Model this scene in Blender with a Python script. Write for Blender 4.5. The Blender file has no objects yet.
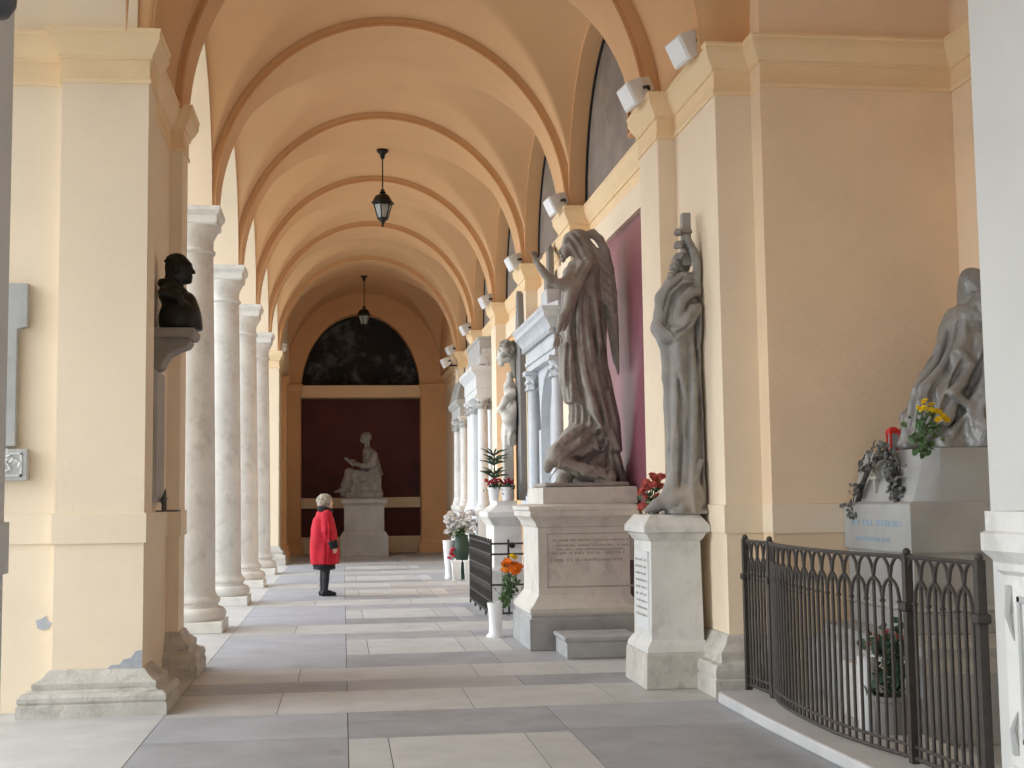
import bpy, math, random
import numpy as np
from mathutils import Vector, Matrix
from math import pi, sin, cos, sqrt, atan, tan, radians
SC = bpy.context.scene
COL = SC.collection
rnd = random.Random(7)

# ------------------------------------------------------------------ materials
MATS = {}
def mat(name, c, rough=.8, var=.12, scale=3., spots=None, spot_scale=2., spot_amt=.5, bump=.0, bump_scale=40., metal=0., spec=.3, c2=None, fine=.0, trans=0.):
    if name in MATS: return MATS[name]
    m = bpy.data.materials.new(name); m.use_nodes = True
    nt = m.node_tree; N = nt.nodes; L = nt.links
    b = N['Principled BSDF']
    b.inputs['Roughness'].default_value = rough
    b.inputs['Metallic'].default_value = metal
    b.inputs['Specular IOR Level'].default_value = spec
    if trans: b.inputs['Transmission Weight'].default_value = trans
    tc = N.new('ShaderNodeTexCoord')
    n1 = N.new('ShaderNodeTexNoise'); n1.inputs['Scale'].default_value = scale; n1.inputs['Detail'].default_value = 6; n1.inputs['Roughness'].default_value = .6
    L.new(tc.outputs['Object'], n1.inputs['Vector'])
    r = N.new('ShaderNodeValToRGB'); r.color_ramp.elements[0].position = .3; r.color_ramp.elements[1].position = .7
    lo = [max(0, v*(1-var)) for v in c]; hi = [min(1, v*(1+var)) for v in c]
    if c2: hi = list(c2)
    r.color_ramp.elements[0].color = (*lo, 1); r.color_ramp.elements[1].color = (*hi, 1)
    L.new(n1.outputs['Fac'], r.inputs['Fac']); out = r.outputs['Color']
    if spots:
        n2 = N.new('ShaderNodeTexNoise'); n2.inputs['Scale'].default_value = spot_scale; n2.inputs['Detail'].default_value = 8; n2.inputs['Roughness'].default_value = .7
        mp = N.new('ShaderNodeMapping'); mp.inputs['Location'].default_value = (3.1, 7.7, 1.3)
        L.new(tc.outputs['Object'], mp.inputs['Vector']); L.new(mp.outputs['Vector'], n2.inputs['Vector'])
        r2 = N.new('ShaderNodeValToRGB'); r2.color_ramp.elements[0].position = .52; r2.color_ramp.elements[1].position = .68
        r2.color_ramp.elements[0].color = (0, 0, 0, 1); r2.color_ramp.elements[1].color = (spot_amt,)*3+(1,)
        L.new(n2.outputs['Fac'], r2.inputs['Fac'])
        mx = N.new('ShaderNodeMix'); mx.data_type = 'RGBA'
        L.new(r2.outputs['Color'], mx.inputs[0]); L.new(out, mx.inputs[6]); mx.inputs[7].default_value = (*spots, 1)
        out = mx.outputs[2]
    L.new(out, b.inputs['Base Color'])
    if bump:
        n3 = N.new('ShaderNodeTexNoise'); n3.inputs['Scale'].default_value = bump_scale; n3.inputs['Detail'].default_value = 4
        L.new(tc.outputs['Object'], n3.inputs['Vector'])
        bp = N.new('ShaderNodeBump'); bp.inputs['Strength'].default_value = bump; bp.inputs['Distance'].default_value = .02
        L.new(n3.outputs['Fac'], bp.inputs['Height']); L.new(bp.outputs['Normal'], b.inputs['Normal'])
    MATS[name] = m
    return m

ALCP = mat('alcove_plaster', (.82, .64, .45), .9, .05, 1.5, (.77, .60, .42), .9, .5, .12, 30)
PLASTER = mat('ochre_plaster', (.68, .41, .21), .9, .05, 1.5, (.62, .38, .20), .9, .5, .12, 30)
VAULT = mat('vault_plaster', (.66, .405, .215), .9, .04, 1.2, (.61, .38, .205), .8, .35, .1, 25)
CREAM = mat('cream_plaster', (.81, .685, .52), .9, .04, 1.5, (.76, .63, .47), .9, .4, .1, 30)
PALE = mat('pale_plaster', (.60, .595, .575), .9, .04, 1.5, (.55, .545, .525), .9, .4, .1, 30)
LINEC = mat('rib_edge_shade', (.60, .33, .15), .9, .08, 3.)  # darker ochre that paints in the shade of the rib front edges
TRIMC = mat('cornice_plaster', (.82, .63, .40), .9, .04, 2., (.74, .54, .32), 1.2, .4, .06, 30)
MARBLE = mat('weathered_marble', (.66, .65, .62), .6, .10, 2.5, (.42, .40, .37), 3., .6, .2, 30)
COLM = mat('column_marble', (.68, .66, .62), .6, .10, 3., (.45, .42, .38), 5., .55, .15, 40)
BASEM = mat('base_travertine', (.54, .51, .46), .8, .14, 4., (.30, .28, .25), 6., .7, .4, 40)
WMARBLE = mat('white_marble', (.68, .69, .70), .45, .06, 2., (.55, .55, .55), 2.5, .4, .08, 30)
GMARBLE = mat('grey_marble', (.42, .42, .41), .6, .12, 3., (.28, .27, .25), 3., .5, .15, 30)
DMARBLE = mat('dark_slab', (.22, .21, .20), .6, .12, 3.)
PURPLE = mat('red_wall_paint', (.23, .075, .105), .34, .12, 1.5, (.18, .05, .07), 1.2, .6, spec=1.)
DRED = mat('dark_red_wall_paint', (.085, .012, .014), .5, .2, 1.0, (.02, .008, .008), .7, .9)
FLD = mat('grey_paving', (.37, .385, .425), .5, .12, 2.2, (.31, .32, .34), 2.5, .5, .1, 20, spec=.4)
FLD2 = mat('dark_grey_paving', (.32, .33, .355), .5, .14, 2.2, (.21, .21, .22), 2.5, .6, .1, 20, spec=.4)
FLD3 = mat('warm_grey_paving', (.375, .38, .395), .5, .12, 2.4, (.28, .275, .275), 2.2, .5, .1, 20, spec=.4)
FLP = mat('pale_paving', (.50, .50, .495), .55, .10, 2.2, (.42, .42, .415), 3., .6, .1, 20, spec=.4)
FLP2 = mat('pale_panel_paving', (.47, .47, .465), .55, .10, 2.2, (.39, .39, .38), 3., .6, .1, 20, spec=.4)
JOINT = mat('floor_joint', (.07, .065, .06), .9, .1)
GRAVEL = mat('courtyard_gravel', (.60, .58, .54), .9, .1, 8.)
IRON = mat('dark_iron', (.055, .050, .047), .5, .15, 20., metal=.4)
IRONB = mat('rail_iron', (.062, .053, .047), .5, .2, 20., metal=.3)
BRONZE = mat('dark_bronze', (.022, .020, .018), .38, .3, 8., metal=.5)
LAMPW = mat('white_lamp_metal', (.74, .74, .73), .5, .04)
LAMPG = mat('lamp_glass', (.82, .84, .86), .25, .03)
LANTG = mat('lantern_glass', (.55, .62, .62), .2, .05, trans=.5)

# ------------------------------------------------------------------ mesh helpers
class MB:
    def __init__(s): s.v = []; s.f = []; s.m = []; s.cur = 0
    def add(s, vs, fs):
        o = len(s.v); s.v += [tuple(p) for p in vs]
        for f in fs: s.f.append([i+o for i in f]); s.m.append(s.cur)
        return s
    def box(s, x0, x1, y0, y1, z0, z1):
        return s.add([(x0,y0,z0),(x1,y0,z0),(x1,y1,z0),(x0,y1,z0),(x0,y0,z1),(x1,y0,z1),(x1,y1,z1),(x0,y1,z1)],
            [(0,3,2,1),(4,5,6,7),(0,1,5,4),(1,2,6,5),(2,3,7,6),(3,0,4,7)])
    def rings(s, rs, closed=True, cap=True, loop=False):
        n = len(rs[0]); vs = [p for r in rs for p in r]; fs = []
        m = len(rs)
        for i in range(m if loop else m-1):
            i2 = (i+1) % m
            for j in range(n if closed else n-1):
                j2 = (j+1) % n
                fs.append((i*n+j, i*n+j2, i2*n+j2, i2*n+j))
        if cap and not loop:
            fs.append(tuple(range(n-1, -1, -1))); fs.append(tuple((m-1)*n+j for j in range(n)))
        return s.add(vs, fs)
    def lathe(s, prof, c=(0,0,0), n=32, sx=1, sy=1):
        return s.rings([[(c[0]+r*sx*cos(2*pi*j/n), c[1]+r*sy*sin(2*pi*j/n), c[2]+z) for j in range(n)] for r, z in prof])
    def mould(s, x0, x1, y0, y1, prof):
        """rectangular block whose outline is offset by off at height z"""
        return s.rings([[(x0-o,y0-o,z),(x1+o,y0-o,z),(x1+o,y1+o,z),(x0-o,y1+o,z)] for o, z in prof])
    def tube(s, pts, r, n=8, cap=True):
        P = [Vector(p) for p in pts]; R = r if isinstance(r, (list, tuple)) else [r]*len(P)
        rs = []; up = None
        for i, p in enumerate(P):
            t = (P[min(i+1, len(P)-1)]-P[max(i-1, 0)]).normalized()
            if up is None:
                up = Vector((0,0,1)) if abs(t.z) < .9 else Vector((1,0,0))
            a = t.cross(up)
            if a.length < 1e-4: a = t.orthogonal()
            a.normalize(); b = a.cross(t).normalized(); up = b
            rs.append([tuple(p+R[i]*(a*cos(2*pi*j/n)+b*sin(2*pi*j/n))) for j in range(n)])
        return s.rings(rs, cap=cap)
    def sphere(s, c, r, n=12, m=8):
        rx, ry, rz = r if isinstance(r, (list, tuple)) else (r, r, r)
        return s.rings([[(c[0]+rx*sin(pi*(i+.02)/(m+.04))*cos(2*pi*j/n), c[1]+ry*sin(pi*(i+.02)/(m+.04))*sin(2*pi*j/n), c[2]-rz*cos(pi*(i+.02)/(m+.04))) for j in range(n)] for i in range(m+1)])
    def prism(s, poly, axis, lo, hi):
        """extrude a 2D polygon along axis ('x': poly is (y,z), 'y': (x,z), 'z': (x,y))"""
        def p3(p, h): return {'x': (h, p[0], p[1]), 'y': (p[0], h, p[1]), 'z': (p[0], p[1], h)}[axis]
        return s.rings([[p3(p, lo) for p in poly], [p3(p, hi) for p in poly]])
    def sweep(s, path, prof, closed=False):
        """sweep a closed (offset,z) profile along a plan polyline, positive offsets to the left of travel"""
        n = len(path); rs = []
        for i, p in enumerate(path):
            p = Vector(p)
            a = (p-Vector(path[i-1])) if (i > 0 or closed) else None
            b = (Vector(path[(i+1) % n])-p) if (i < n-1 or closed) else None
            a = a or b; b = b or a
            n1 = Vector((-a.y, a.x)).normalized(); n2 = Vector((-b.y, b.x)).normalized()
            d = (n1+n2)/max(.15, 1+n1.dot(n2))
            rs.append([(p.x+d.x*o, p.y+d.y*o, z) for o, z in prof])
        return s.rings(rs, cap=not closed, loop=closed)
    def merge(s, o, M=None):
        s.add([tuple(M @ Vector(p)) for p in o.v] if M else o.v, o.f); return s
    def build(s, name, mats, parent=None, smooth=None, bevel=0):
        me = bpy.data.meshes.new(name)
        me.from_pydata(s.v, [], s.f)
        for m in (mats if isinstance(mats, (list, tuple)) else [mats]): me.materials.append(m)
        if any(s.m): me.polygons.foreach_set('material_index', s.m)
        me.validate(); me.update()
        import bmesh
        bm = bmesh.new(); bm.from_mesh(me); bmesh.ops.recalc_face_normals(bm, faces=bm.faces); bm.to_mesh(me); bm.free()
        if smooth is not None:
            me.polygons.foreach_set('use_smooth', [True]*len(me.polygons))
            me.set_sharp_from_angle(angle=radians(smooth))
        o = bpy.data.objects.new(name, me); COL.objects.link(o)
        if bevel:
            md = o.modifiers.new('edge', 'BEVEL'); md.width = bevel; md.segments = 2; md.limit_method = 'ANGLE'; md.angle_limit = radians(40)
        if parent is not None: o.parent = parent
        return o

def tag(o, label, cat=None, group=None, kind=None):
    o['label'] = label
    if cat: o['category'] = cat
    if group: o['group'] = group
    if kind: o['kind'] = kind
    return o
def struct(o, label, cat): return tag(o, label, cat, None, 'structure')
def thing(name, label, cat, loc=(0,0,0), rz=0, group=None):
    o = bpy.data.objects.new(name, None); COL.objects.link(o); o.empty_display_size = .2
    o.location = loc; o.rotation_euler = (0, 0, rz)
    return tag(o, label, cat, group)
def dup(root, loc, rz, label, group=None):
    r = root.copy(); COL.objects.link(r); r.location = loc; r.rotation_euler = (0, 0, rz); r['label'] = label
    if group: r['group'] = group
    for ch in list(root.children):
        c = ch.copy(); COL.objects.link(c); c.parent = r
        for g in list(ch.children):
            d = g.copy(); COL.objects.link(d); d.parent = c
    return r
def arc(cx, cz, a, b, t0=pi, t1=0., n=32):
    return [(cx+a*cos(t0+(t1-t0)*i/n), cz+b*sin(t0+(t1-t0)*i/n)) for i in range(n+1)]

# ------------------------------------------------------------------ camera (f = 1300 px on a 1024 px wide frame)
F = 1300.
ROLL = .013                                     # the camera was held slightly tilted
VX, VY = (343-512)*cos(ROLL)-(500-384)*sin(ROLL), (343-512)*sin(ROLL)+(500-384)*cos(ROLL)
PITCH = atan(VY/F); YAW = atan(-VX*cos(PITCH)/F)
cd = bpy.data.cameras.new('camera'); cd.sensor_width = 36; cd.lens = 36*F/1024; cd.clip_end = 300
cam = bpy.data.objects.new('camera', cd); COL.objects.link(cam)
cam.location = (0, 0, 1.5); cam.matrix_world = Matrix.Translation((0, 0, 1.5)) @ Matrix.Rotation(-YAW, 4, 'Z') @ Matrix.Rotation(pi/2+PITCH, 4, 'X') @ Matrix.Rotation(-ROLL, 4, 'Z')
SC.camera = cam

# ------------------------------------------------------------------ layout constants
YK = [11.83+3.92*k for k in range(6)]            # transverse arches
XL, XR, XC = -1.53, 2.75, .61                    # inner faces left / right, axis of the vault
SP = 5.0                                        # springing height
YE = 36.9                                       # end wall

# ------------------------------------------------------------------ floor
fl = MB()
mats_f = [JOINT, FLD, FLD2, FLD3, FLP, FLP2]
G = .006
def slab(x0, x1, y0, y1, mi, nx=1, ny=1):
    fl.cur = mi
    for i in range(nx):
        for j in range(ny):
            a, b = x0+(x1-x0)*i/nx, x0+(x1-x0)*(i+1)/nx; c, d = y0+(y1-y0)*j/ny, y0+(y1-y0)*(j+1)/ny
            fl.box(a+G/2, b-G/2, c+G/2, d-G/2, -.05, 0)
fl.cur = 0; fl.box(-2.6, 5.0, -3.5, 38.5, -.12, -.004)
bands = [(9.45, 10.5), (11.1, 11.95)]+[(15.0+3.92*k, 16.05+3.92*k) for k in range(5)]
FX0, FX1 = -1.25, 3.0
for (a, b) in bands:
    xs = [FX0, -.35, 1.45, 2.2, FX1] if a > 12 else [FX0, .02, 1.4, FX1]
    xs = [FX0, -.45+.1*sin(a*7), .95+.2*sin(a*3), 2.0, FX1]
    for i in range(4): slab(xs[i], xs[i+1], a, b, 4 if (i+int(a)) % 3 else 5)
slab(FX0, .03, 10.5, 11.1, 2); slab(.03, 1.45, 10.5, 11.1, 3); slab(1.45, FX1, 10.5, 11.1, 2)
def bay_floor(a, b, pc):
    slab(FX0, .03, a, b, 1, 1, 2)
    p0, p1 = pc-.69, pc+.69
    slab(.03, 1.43, a, p0, 2); slab(.03, 1.43, p1, b, 3)
    fl.cur = 5; slab(.03, .25, p0, p1, 5); slab(.25, 1.2, p0, p1, 4); slab(1.2, 1.43, p0, p1, 5)
    slab(1.43, 1.68, p0, p1, 4)
    slab(1.43, FX1, a, p0, 3); slab(1.68, FX1, p0, p1, 3); slab(1.43, FX1, p1, b, 1)
bay_floor(11.95, 15.0, 13.6)
for k in range(4): bay_floor(16.05+3.92*k, 18.92+3.92*k, 17.5+3.92*k)
bay_floor(31.73, 38.3, 34.5)
slab(FX0, .03, 8.5, 9.45, 1, 1, 1); slab(.03, 1.45, 8.5, 9.45, 2); slab(1.45, FX1, 8.5, 9.45, 1)
slab(FX0, .03, 5., 8.5, 2, 1, 2); slab(.03, .28, 6.9, 8.42, 5); slab(.28, 1.15, 6.9, 8.42, 4); slab(1.15, 1.45, 6.9, 8.42, 5); slab(.03, 1.45, 8.42, 8.5, 2)
slab(.03, 1.45, 5., 6.9, 2); slab(1.45, FX1, 5., 8.5, 2, 1, 2)
slab(FX0, FX1, -3.4, 5., 1, 3, 6)
slab(-2.5, FX0, -3.4, 9.45, 4, 1, 6); slab(-2.5, FX0, 9.45, 38.3, 4, 1, 16)
slab(FX1, 4.95, -3.4, 9.5, 3, 1, 5)
struct(fl.build('floor', mats_f), 'stone paved gallery floor of dark grey slabs with pale cross bands and panels', 'floor')

gr = MB().box(-40, -2.6, -20, 60, -.3, -.06)
struct(gr.build('ground', GRAVEL), 'pale courtyard ground outside the colonnade', 'ground')

# ------------------------------------------------------------------ cornice / string / base profiles
def cornice_prof(d=0.):
    return [(o*.62 if o > 0 else o, z) for o, z in [(-.02, 4.63), (.025+d, 4.63), (.03+d, 4.66), (.012+d, 4.68), (.012+d, 4.81), (.04+d, 4.815), (.04+d, 4.84), (.06+d, 4.86), (.10+d, 4.90),
            (.13+d, 4.94), (.14+d, 4.955), (.14+d, 5.0), (.155+d, 5.01), (.155+d, 5.03), (-.02, 5.05)]]
STRING = [(-.02, 1.21), (.018, 1.21), (.018, 1.425), (-.02, 1.43)]
def base_prof(s=1.):
    return [(-.02, 0), (.19*s, 0), (.19*s, .125), (.175*s, .135), (.185*s, .16), (.185*s, .20), (.165*s, .235), (.12*s, .245), (.105*s, .265), (.11*s, .29),
            (.11*s, .325), (.085*s, .345), (.05*s, .38), (.02*s, .44), (-.02, .46)]

# ------------------------------------------------------------------ right wall
RP = [(4.75, 5.96), (4.75, 9.45), (3.2, 9.45), (3.2, 9.68), (2.9, 9.68), (2.9, 10.95), (2.75, 10.95), (2.75, 11.65), (3.0, 11.65)]
for k in range(1, 6):
    y = YK[k]; RP += [(3.0, y-.35), (2.75, y-.35), (2.75, y+.35), (3.0, y+.35)]
RP[-1] = (2.9, YK[5]+.35)
RP += [(2.9, YE)]
def wall_from(path, z0, z1, th, name, m, label):
    b = MB(); b.sweep(path, [(0, z0), (0, z1), (-th, z1), (-th, z0)])
    return struct(b.build(name, m), label, 'wall')
def wbox(name, boxes, m, label):
    b = MB()
    for q in boxes: b.box(*q)
    return struct(b.build(name, m), label, 'wall')
wbox('wall_right_pier', [(2.9, 3.19, 9.68, 11.65, 0, 5.03)], CREAM, 'cream pier behind the cloaked statue')
wbox('wall_right_pilaster', [(2.75, 2.9, 10.95, 11.65, 0, 5.03)], CREAM, 'cream pilaster just beyond the cloaked statue')
ords = ['nearest', 'second', 'third', 'fourth', 'last']
for k in range(1, 6):
    wbox('wall_right_pilaster', [(2.75, 3.0, YK[k]-.35, YK[k]+.35, 0, 5.03)], CREAM, 'pale cream pilaster of the long wall, %s beyond the angel monument' % ords[k-1])
for k in range(5):
    wbox('wall_right', [(3.0, 3.3, 11.65 if k == 0 else YK[k]-.35, YK[k+1]-.35, 0, 5.03)], CREAM, 'recessed stretch of the long wall, bay %s to the camera' % ['nearest', 'second nearest', 'third nearest', 'fourth nearest', 'fifth nearest'][k])
wbox('wall_right_end', [(2.9, 3.3, YK[5]-.35, YE, 0, 5.03)], CREAM, 'last stretch of the long wall beside the end wall')
wbox('wall_alcove_back', [(4.75, 5.05, 5.6, 9.45, 0, 7.6)], ALCP, 'ochre back wall of the railed alcove')
wbox('wall_alcove', [(3.2, 5.05, 9.45, 9.75, 5.03, 7.6), (3.19, 5.05, 9.45, 9.7, 0, 5.03)], ALCP, 'ochre wall of the alcove behind the grey seated statue')
b = MB(); b.sweep(RP[1:], cornice_prof()); b.sweep([(4.75, 5.96), (4.75, 9.45)], cornice_prof())
struct(b.build('trim_1', TRIMC, smooth=30), 'moulded cream cornice running along the long wall and its pilasters', 'cornice')
b = MB(); b.sweep(RP[1:10], STRING)
for k in range(1, 6): b.sweep([(3.0, YK[k]-.35), (2.75, YK[k]-.35), (2.75, YK[k]+.35), (3.0, YK[k]+.35)], STRING)
struct(b.build('trim_2', CREAM), 'flat string band at waist height on the right pilasters', 'string course')
b = MB(); b.sweep(RP[2:9], base_prof(.85))
for k in range(1, 6): b.sweep([(3.0, YK[k]-.35), (2.75, YK[k]-.35), (2.75, YK[k]+.35), (3.0, YK[k]+.35)], base_prof(.85))
struct(b.build('baseboard_right', BASEM, smooth=30), 'weathered grey stone pilaster bases along the long wall', 'base moulding')
for k in range(5):
    b = MB(); b.box(2.985, 3.0, (11.66 if k == 0 else YK[k]+.36), YK[k+1]-.36, .46, 4.36); 
    struct(b.build('wall_panel', PURPLE if k < 2 else PLASTER), ['faded purple red painted wall field behind the angel monument', 'red painted wall field behind the columned marble tomb', 'ochre wall field beyond the grey stele',
        'ochre wall field behind the white columned monument', 'ochre wall field nearest the end wall'][k], 'wall panel')
    b2 = MB(); y0, y1 = (11.65 if k == 0 else YK[k]+.35), YK[k+1]-.35
    b2.box(2.93, 3.0, y0, y1, 4.36, 4.63)
    struct(b2.build('trim_3', CREAM), 'pale frieze band under the cornice over the painted wall field of bay %d from the camera' % (k+1), 'frieze')

# upper walls: lunette arches on the right, arcade arches on the left, spandrels between
HS, CR = 1.66, 1.78
def spandrel(b, ya, yb, x0, x1, zt=7.55):
    """wall strip between two arch centres with a half-ellipse opening"""
    yc = (ya+yb)/2
    a = arc(yc, SP-.02, HS, CR, n=40)
    top = [(ya+(yb-ya)*i/40, zt) for i in range(41)]
    R = [[(x, p[0], p[1]) for p in a] for x in (x0, x1)]; T = [[(x, p[0], p[1]) for p in top] for x in (x0, x1)]
    b.rings([R[0], T[0]], closed=False, cap=False); b.rings([R[1], T[1]], closed=False, cap=False); b.rings([R[0], R[1]], closed=False, cap=False)
    for s0, s1 in ((ya, yc-HS), (yc+HS, yb)):
        b.box(x0, x1, s0, s1, SP-.03, SP+.0)
b = MB()
for k in range(5): spandrel(b, YK[k], YK[k+1], 2.75, 3.0)
b.box(3.0, 3.2, 9.68, 11.84, SP, 7.55); b.box(2.75, 3.0, YK[5], YE, SP, 7.55)
struct(b.build('wall_right_upper', PLASTER, smooth=40), 'upper right wall with arched recesses round the dark paintings', 'wall')
b = MB()
for k in range(5): spandrel(b, YK[k], YK[k+1], -2.05, XL)
struct(b.build('wall_left', CREAM, smooth=40), 'row of plaster arches over the stone columns of the left arcade', 'wall')

# lunette paintings
LUN = mat('lunette_fresco', (.20, .18, .165), .45, .3, 1.6, (.33, .28, .24), 1.4, .8, spec=.6)
BLK = mat('black_frame', (.012, .012, .013), .6, .1)
for k in range(5):
    yc = (YK[k]+YK[k+1])/2
    t = thing('lunette_painting', ['dark arched painting in the lunette above the purple wall field, nearest of the row', 'dark arched lunette painting above the columned marble tomb, second of the row',
        'dark arched lunette painting above the stele monument, third of the row', 'dark arched lunette painting above the white columned monument, fourth of the row',
        'dark arched lunette painting beside the far end wall, last of the row'][k], 'painting', (2.98, yc, SP), 0, 'lunette paintings along the right wall')
    p = [(y, z) for y, z in arc(0, 0, HS-.06, CR-.06, n=36)]
    MB().prism(p, 'x', -.01, .02).build('picture', LUN, t)
    o = arc(0, 0, HS+.02, CR+.02, n=36); i_ = arc(0, 0, HS-.07, CR-.07, n=36)
    f = MB()
    f.rings([[(x, *o[j]) for x in (-.03, .02)]+[(x, *i_[j]) for x in (.02, -.03)] for j in range(37)])
    f.box(-.03, .02, -HS, HS, 0, .06)
    f.build('picture_frame', BLK, t)

# ------------------------------------------------------------------ vaults and ribs
def vault(y0, y1, name, label, hs=None, x0=XL, x1=XR, m=VAULT):
    yc = (y0+y1)/2; hs = hs or (y1-y0)/2
    nx, ny = 80, 80
    vs = []; fs = []
    for i in range(nx+1):
        u = i/nx; x = (x0+x1)/2-(x1-x0)/2*cos(pi*u)*(1-.0)
        for j in range(ny+1):
            w = j/ny; y = yc-hs*cos(pi*w)
            dx = (x-XC)/2.2; dy = (y-yc)/hs
            zb = SP+2.36*sqrt(max(0, 1-dx*dx))
            zc = SP+(CR+.04+.50*(1-min(1, dx*dx)))*sqrt(max(0, 1-dy*dy))
            # soft maximum: groins fade out towards the crown
            k = .02+.30*max(0, 1-abs(dx)*1.25)
            h = max(0, min(1, .5+.5*(zb-zc)/k)); z = zb*h+zc*(1-h)+k*h*(1-h)*.5
            vs.append((x, y, z))
    for i in range(nx):
        for j in range(ny):
            a = i*(ny+1)+j; fs.append((a, a+1, a+ny+2, a+ny+1))
    return struct(MB().add(vs, fs).build(name, m, smooth=50), label, 'ceiling')
names = ['vaulted bay behind the first arch', 'vaulted bay over the second arcade arch', 'vaulted bay with the nearer lantern', 'vaulted bay over the fourth arcade arch', 'vaulted bay over the fifth arcade arch']
for k in range(5):
    hs = (YK[k+1]-YK[k])/2-.30
    vault(YK[k]+.30, YK[k+1]-.30, 'ceiling', 'plaster groin '+names[k], HS+.01)
vault(YK[5]+.25, YE, 'ceiling', 'dim plaster vault in front of the end wall', None, XL-.1, 2.95)
vault(5.9, 9.70, 'ceiling', 'plaster vault between the two foreground piers', None, -1.6, 4.8)
vault(.6, 5.2, 'ceiling', 'plaster vault overhead at the near end', None, -1.6, 3.0)
def rib(y0, y1, a, bz, name, label, th=.14, x=XC, m=VAULT):
    A = arc(x, SP, a, bz, n=64); B = arc(x, SP, a+th, bz+th, n=64)
    b = MB()
    b.rings([[(p[0], y0, p[1]), (p[0], y1, p[1]), (q[0], y1, q[1]), (q[0], y0, q[1])] for p, q in zip(A, B)])
    if name == 'trim_arch':  # thin raised strip, its darker colour deepens the shaded rib edge
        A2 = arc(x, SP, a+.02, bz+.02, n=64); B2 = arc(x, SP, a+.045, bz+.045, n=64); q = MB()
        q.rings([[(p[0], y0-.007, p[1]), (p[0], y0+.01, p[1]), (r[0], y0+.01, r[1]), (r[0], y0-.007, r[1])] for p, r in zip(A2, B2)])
        struct(q.build('trim_arch_shade', LINEC, smooth=35), 'thin ochre bead of painted shade along the '+label, 'moulding')
    return struct(b.build(name, m, smooth=35), label, 'arch')
words = ['second', 'third', 'fourth', 'fifth', 'last']
for k in range(1, 6):
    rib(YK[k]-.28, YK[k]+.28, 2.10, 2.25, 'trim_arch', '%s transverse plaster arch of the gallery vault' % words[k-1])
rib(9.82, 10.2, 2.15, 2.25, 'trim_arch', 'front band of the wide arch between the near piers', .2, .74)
rib(10.1, 11.7, 2.22, 2.32, 'ceiling', 'recessed soffit of the wide arch between the near piers', .2, .74)
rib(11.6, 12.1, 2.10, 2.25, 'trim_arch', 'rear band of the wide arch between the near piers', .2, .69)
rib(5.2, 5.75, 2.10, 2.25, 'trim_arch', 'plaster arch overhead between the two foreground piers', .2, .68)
# filling above the arches, so that no sky shows through the vault
b = MB(); b.box(-2.5, 5.2, -3.5, 38.6, 7.62, 7.8)
struct(b.build('roof', GMARBLE), 'flat roof over the vaulted gallery', 'roof')
b = MB()
for (y0, y1, x) in ((9.84, 12.0, .68), (5.22, 5.73, .68)):
    A = arc(x, SP, 2.22, 2.37, n=48); T = [(x-2.22+4.44*i/48, 7.62) for i in range(49)]
    for y in (y0, y1): b.rings([[(p[0], y, p[1]) for p in A], [(p[0], y, p[1]) for p in T]], closed=False, cap=False)
b.box(2.8, 4.9, 9.70, 9.9, SP, 7.62)
struct(b.build('wall_arch', PLASTER), 'plaster wall over the near arches', 'wall')

# ------------------------------------------------------------------ left near pier (two pilasters and a wing)
LP = [(-4.2, 9.92), (-2.07, 9.92), (-2.07, 9.8), (-1.44, 9.8), (-1.44, 10.2), (-1.53, 10.2), (-1.53, 11.7), (-1.42, 11.7), (-1.42, 12.1), (-2.05, 12.1)]
wbox('wall_left_wing', [(-4.2, -2.07, 9.92, 12.1, 0, 7.6)], CREAM, 'cream wall set back beside the thick pier, carrying the stone plaque')
wbox('wall_left_pier', [(-2.07, -1.53, 9.8, 12.1, 0, 7.6)], CREAM, 'thick cream plastered pier with the dark bust on its inner side')
wbox('wall_left_pilaster', [(-1.53, -1.44, 9.8, 10.2, 0, 5.03)], CREAM, 'pilaster at the near corner of the thick cream pier')
wbox('wall_left_pilaster', [(-1.53, -1.42, 11.7, 12.1, 0, 5.03)], CREAM, 'pilaster on the pier just beyond the dark bust')
b = MB(); b.sweep(LP, [(-o, z) for o, z in cornice_prof()])
struct(b.build('trim_4', TRIMC, smooth=30), 'moulded cornice wrapping the top of the cream pier with the bust', 'cornice')
b = MB(); b.sweep(LP, [(-o, z) for o, z in STRING])
struct(b.build('trim_5', CREAM), 'flat string band round the cream pier with the bust', 'string course')
b = MB()
b.sweep([(-2.07, 9.92), (-2.07, 9.8), (-1.44, 9.8), (-1.44, 10.2), (-1.53, 10.2)], [(-o, z*.70) for o, z in base_prof(1.05)])
b.sweep([(-1.53, 11.7), (-1.42, 11.7), (-1.42, 12.1), (-2.0, 12.1)], [(-o, z*.85) for o, z in base_prof(.95)])
struct(b.build('baseboard_left', BASEM, smooth=30), 'chipped grey stone base of the cream pier with the bust', 'base moulding')

PATCH = mat('bare_render', (.40, .42, .46), .95, .15, 20.)
b = MB(); b.prism([(-1.70, .30), (-1.66, .335), (-1.60, .34), (-1.57, .375), (-1.52, .385), (-1.49, .43), (-1.442, .44), (-1.442, .30)], 'y', 9.794, 9.81)
b.prism([(-2.20, .60), (-2.16, .585), (-2.12, .60), (-2.10, .64), (-2.13, .655), (-2.14, .69), (-2.17, .67), (-2.21, .66)], 'y', 9.914, 9.93)
struct(b.build('wall_patch', PATCH), 'bare grey patches where plaster has fallen from the thick cream pier', 'plaster patch')
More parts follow.
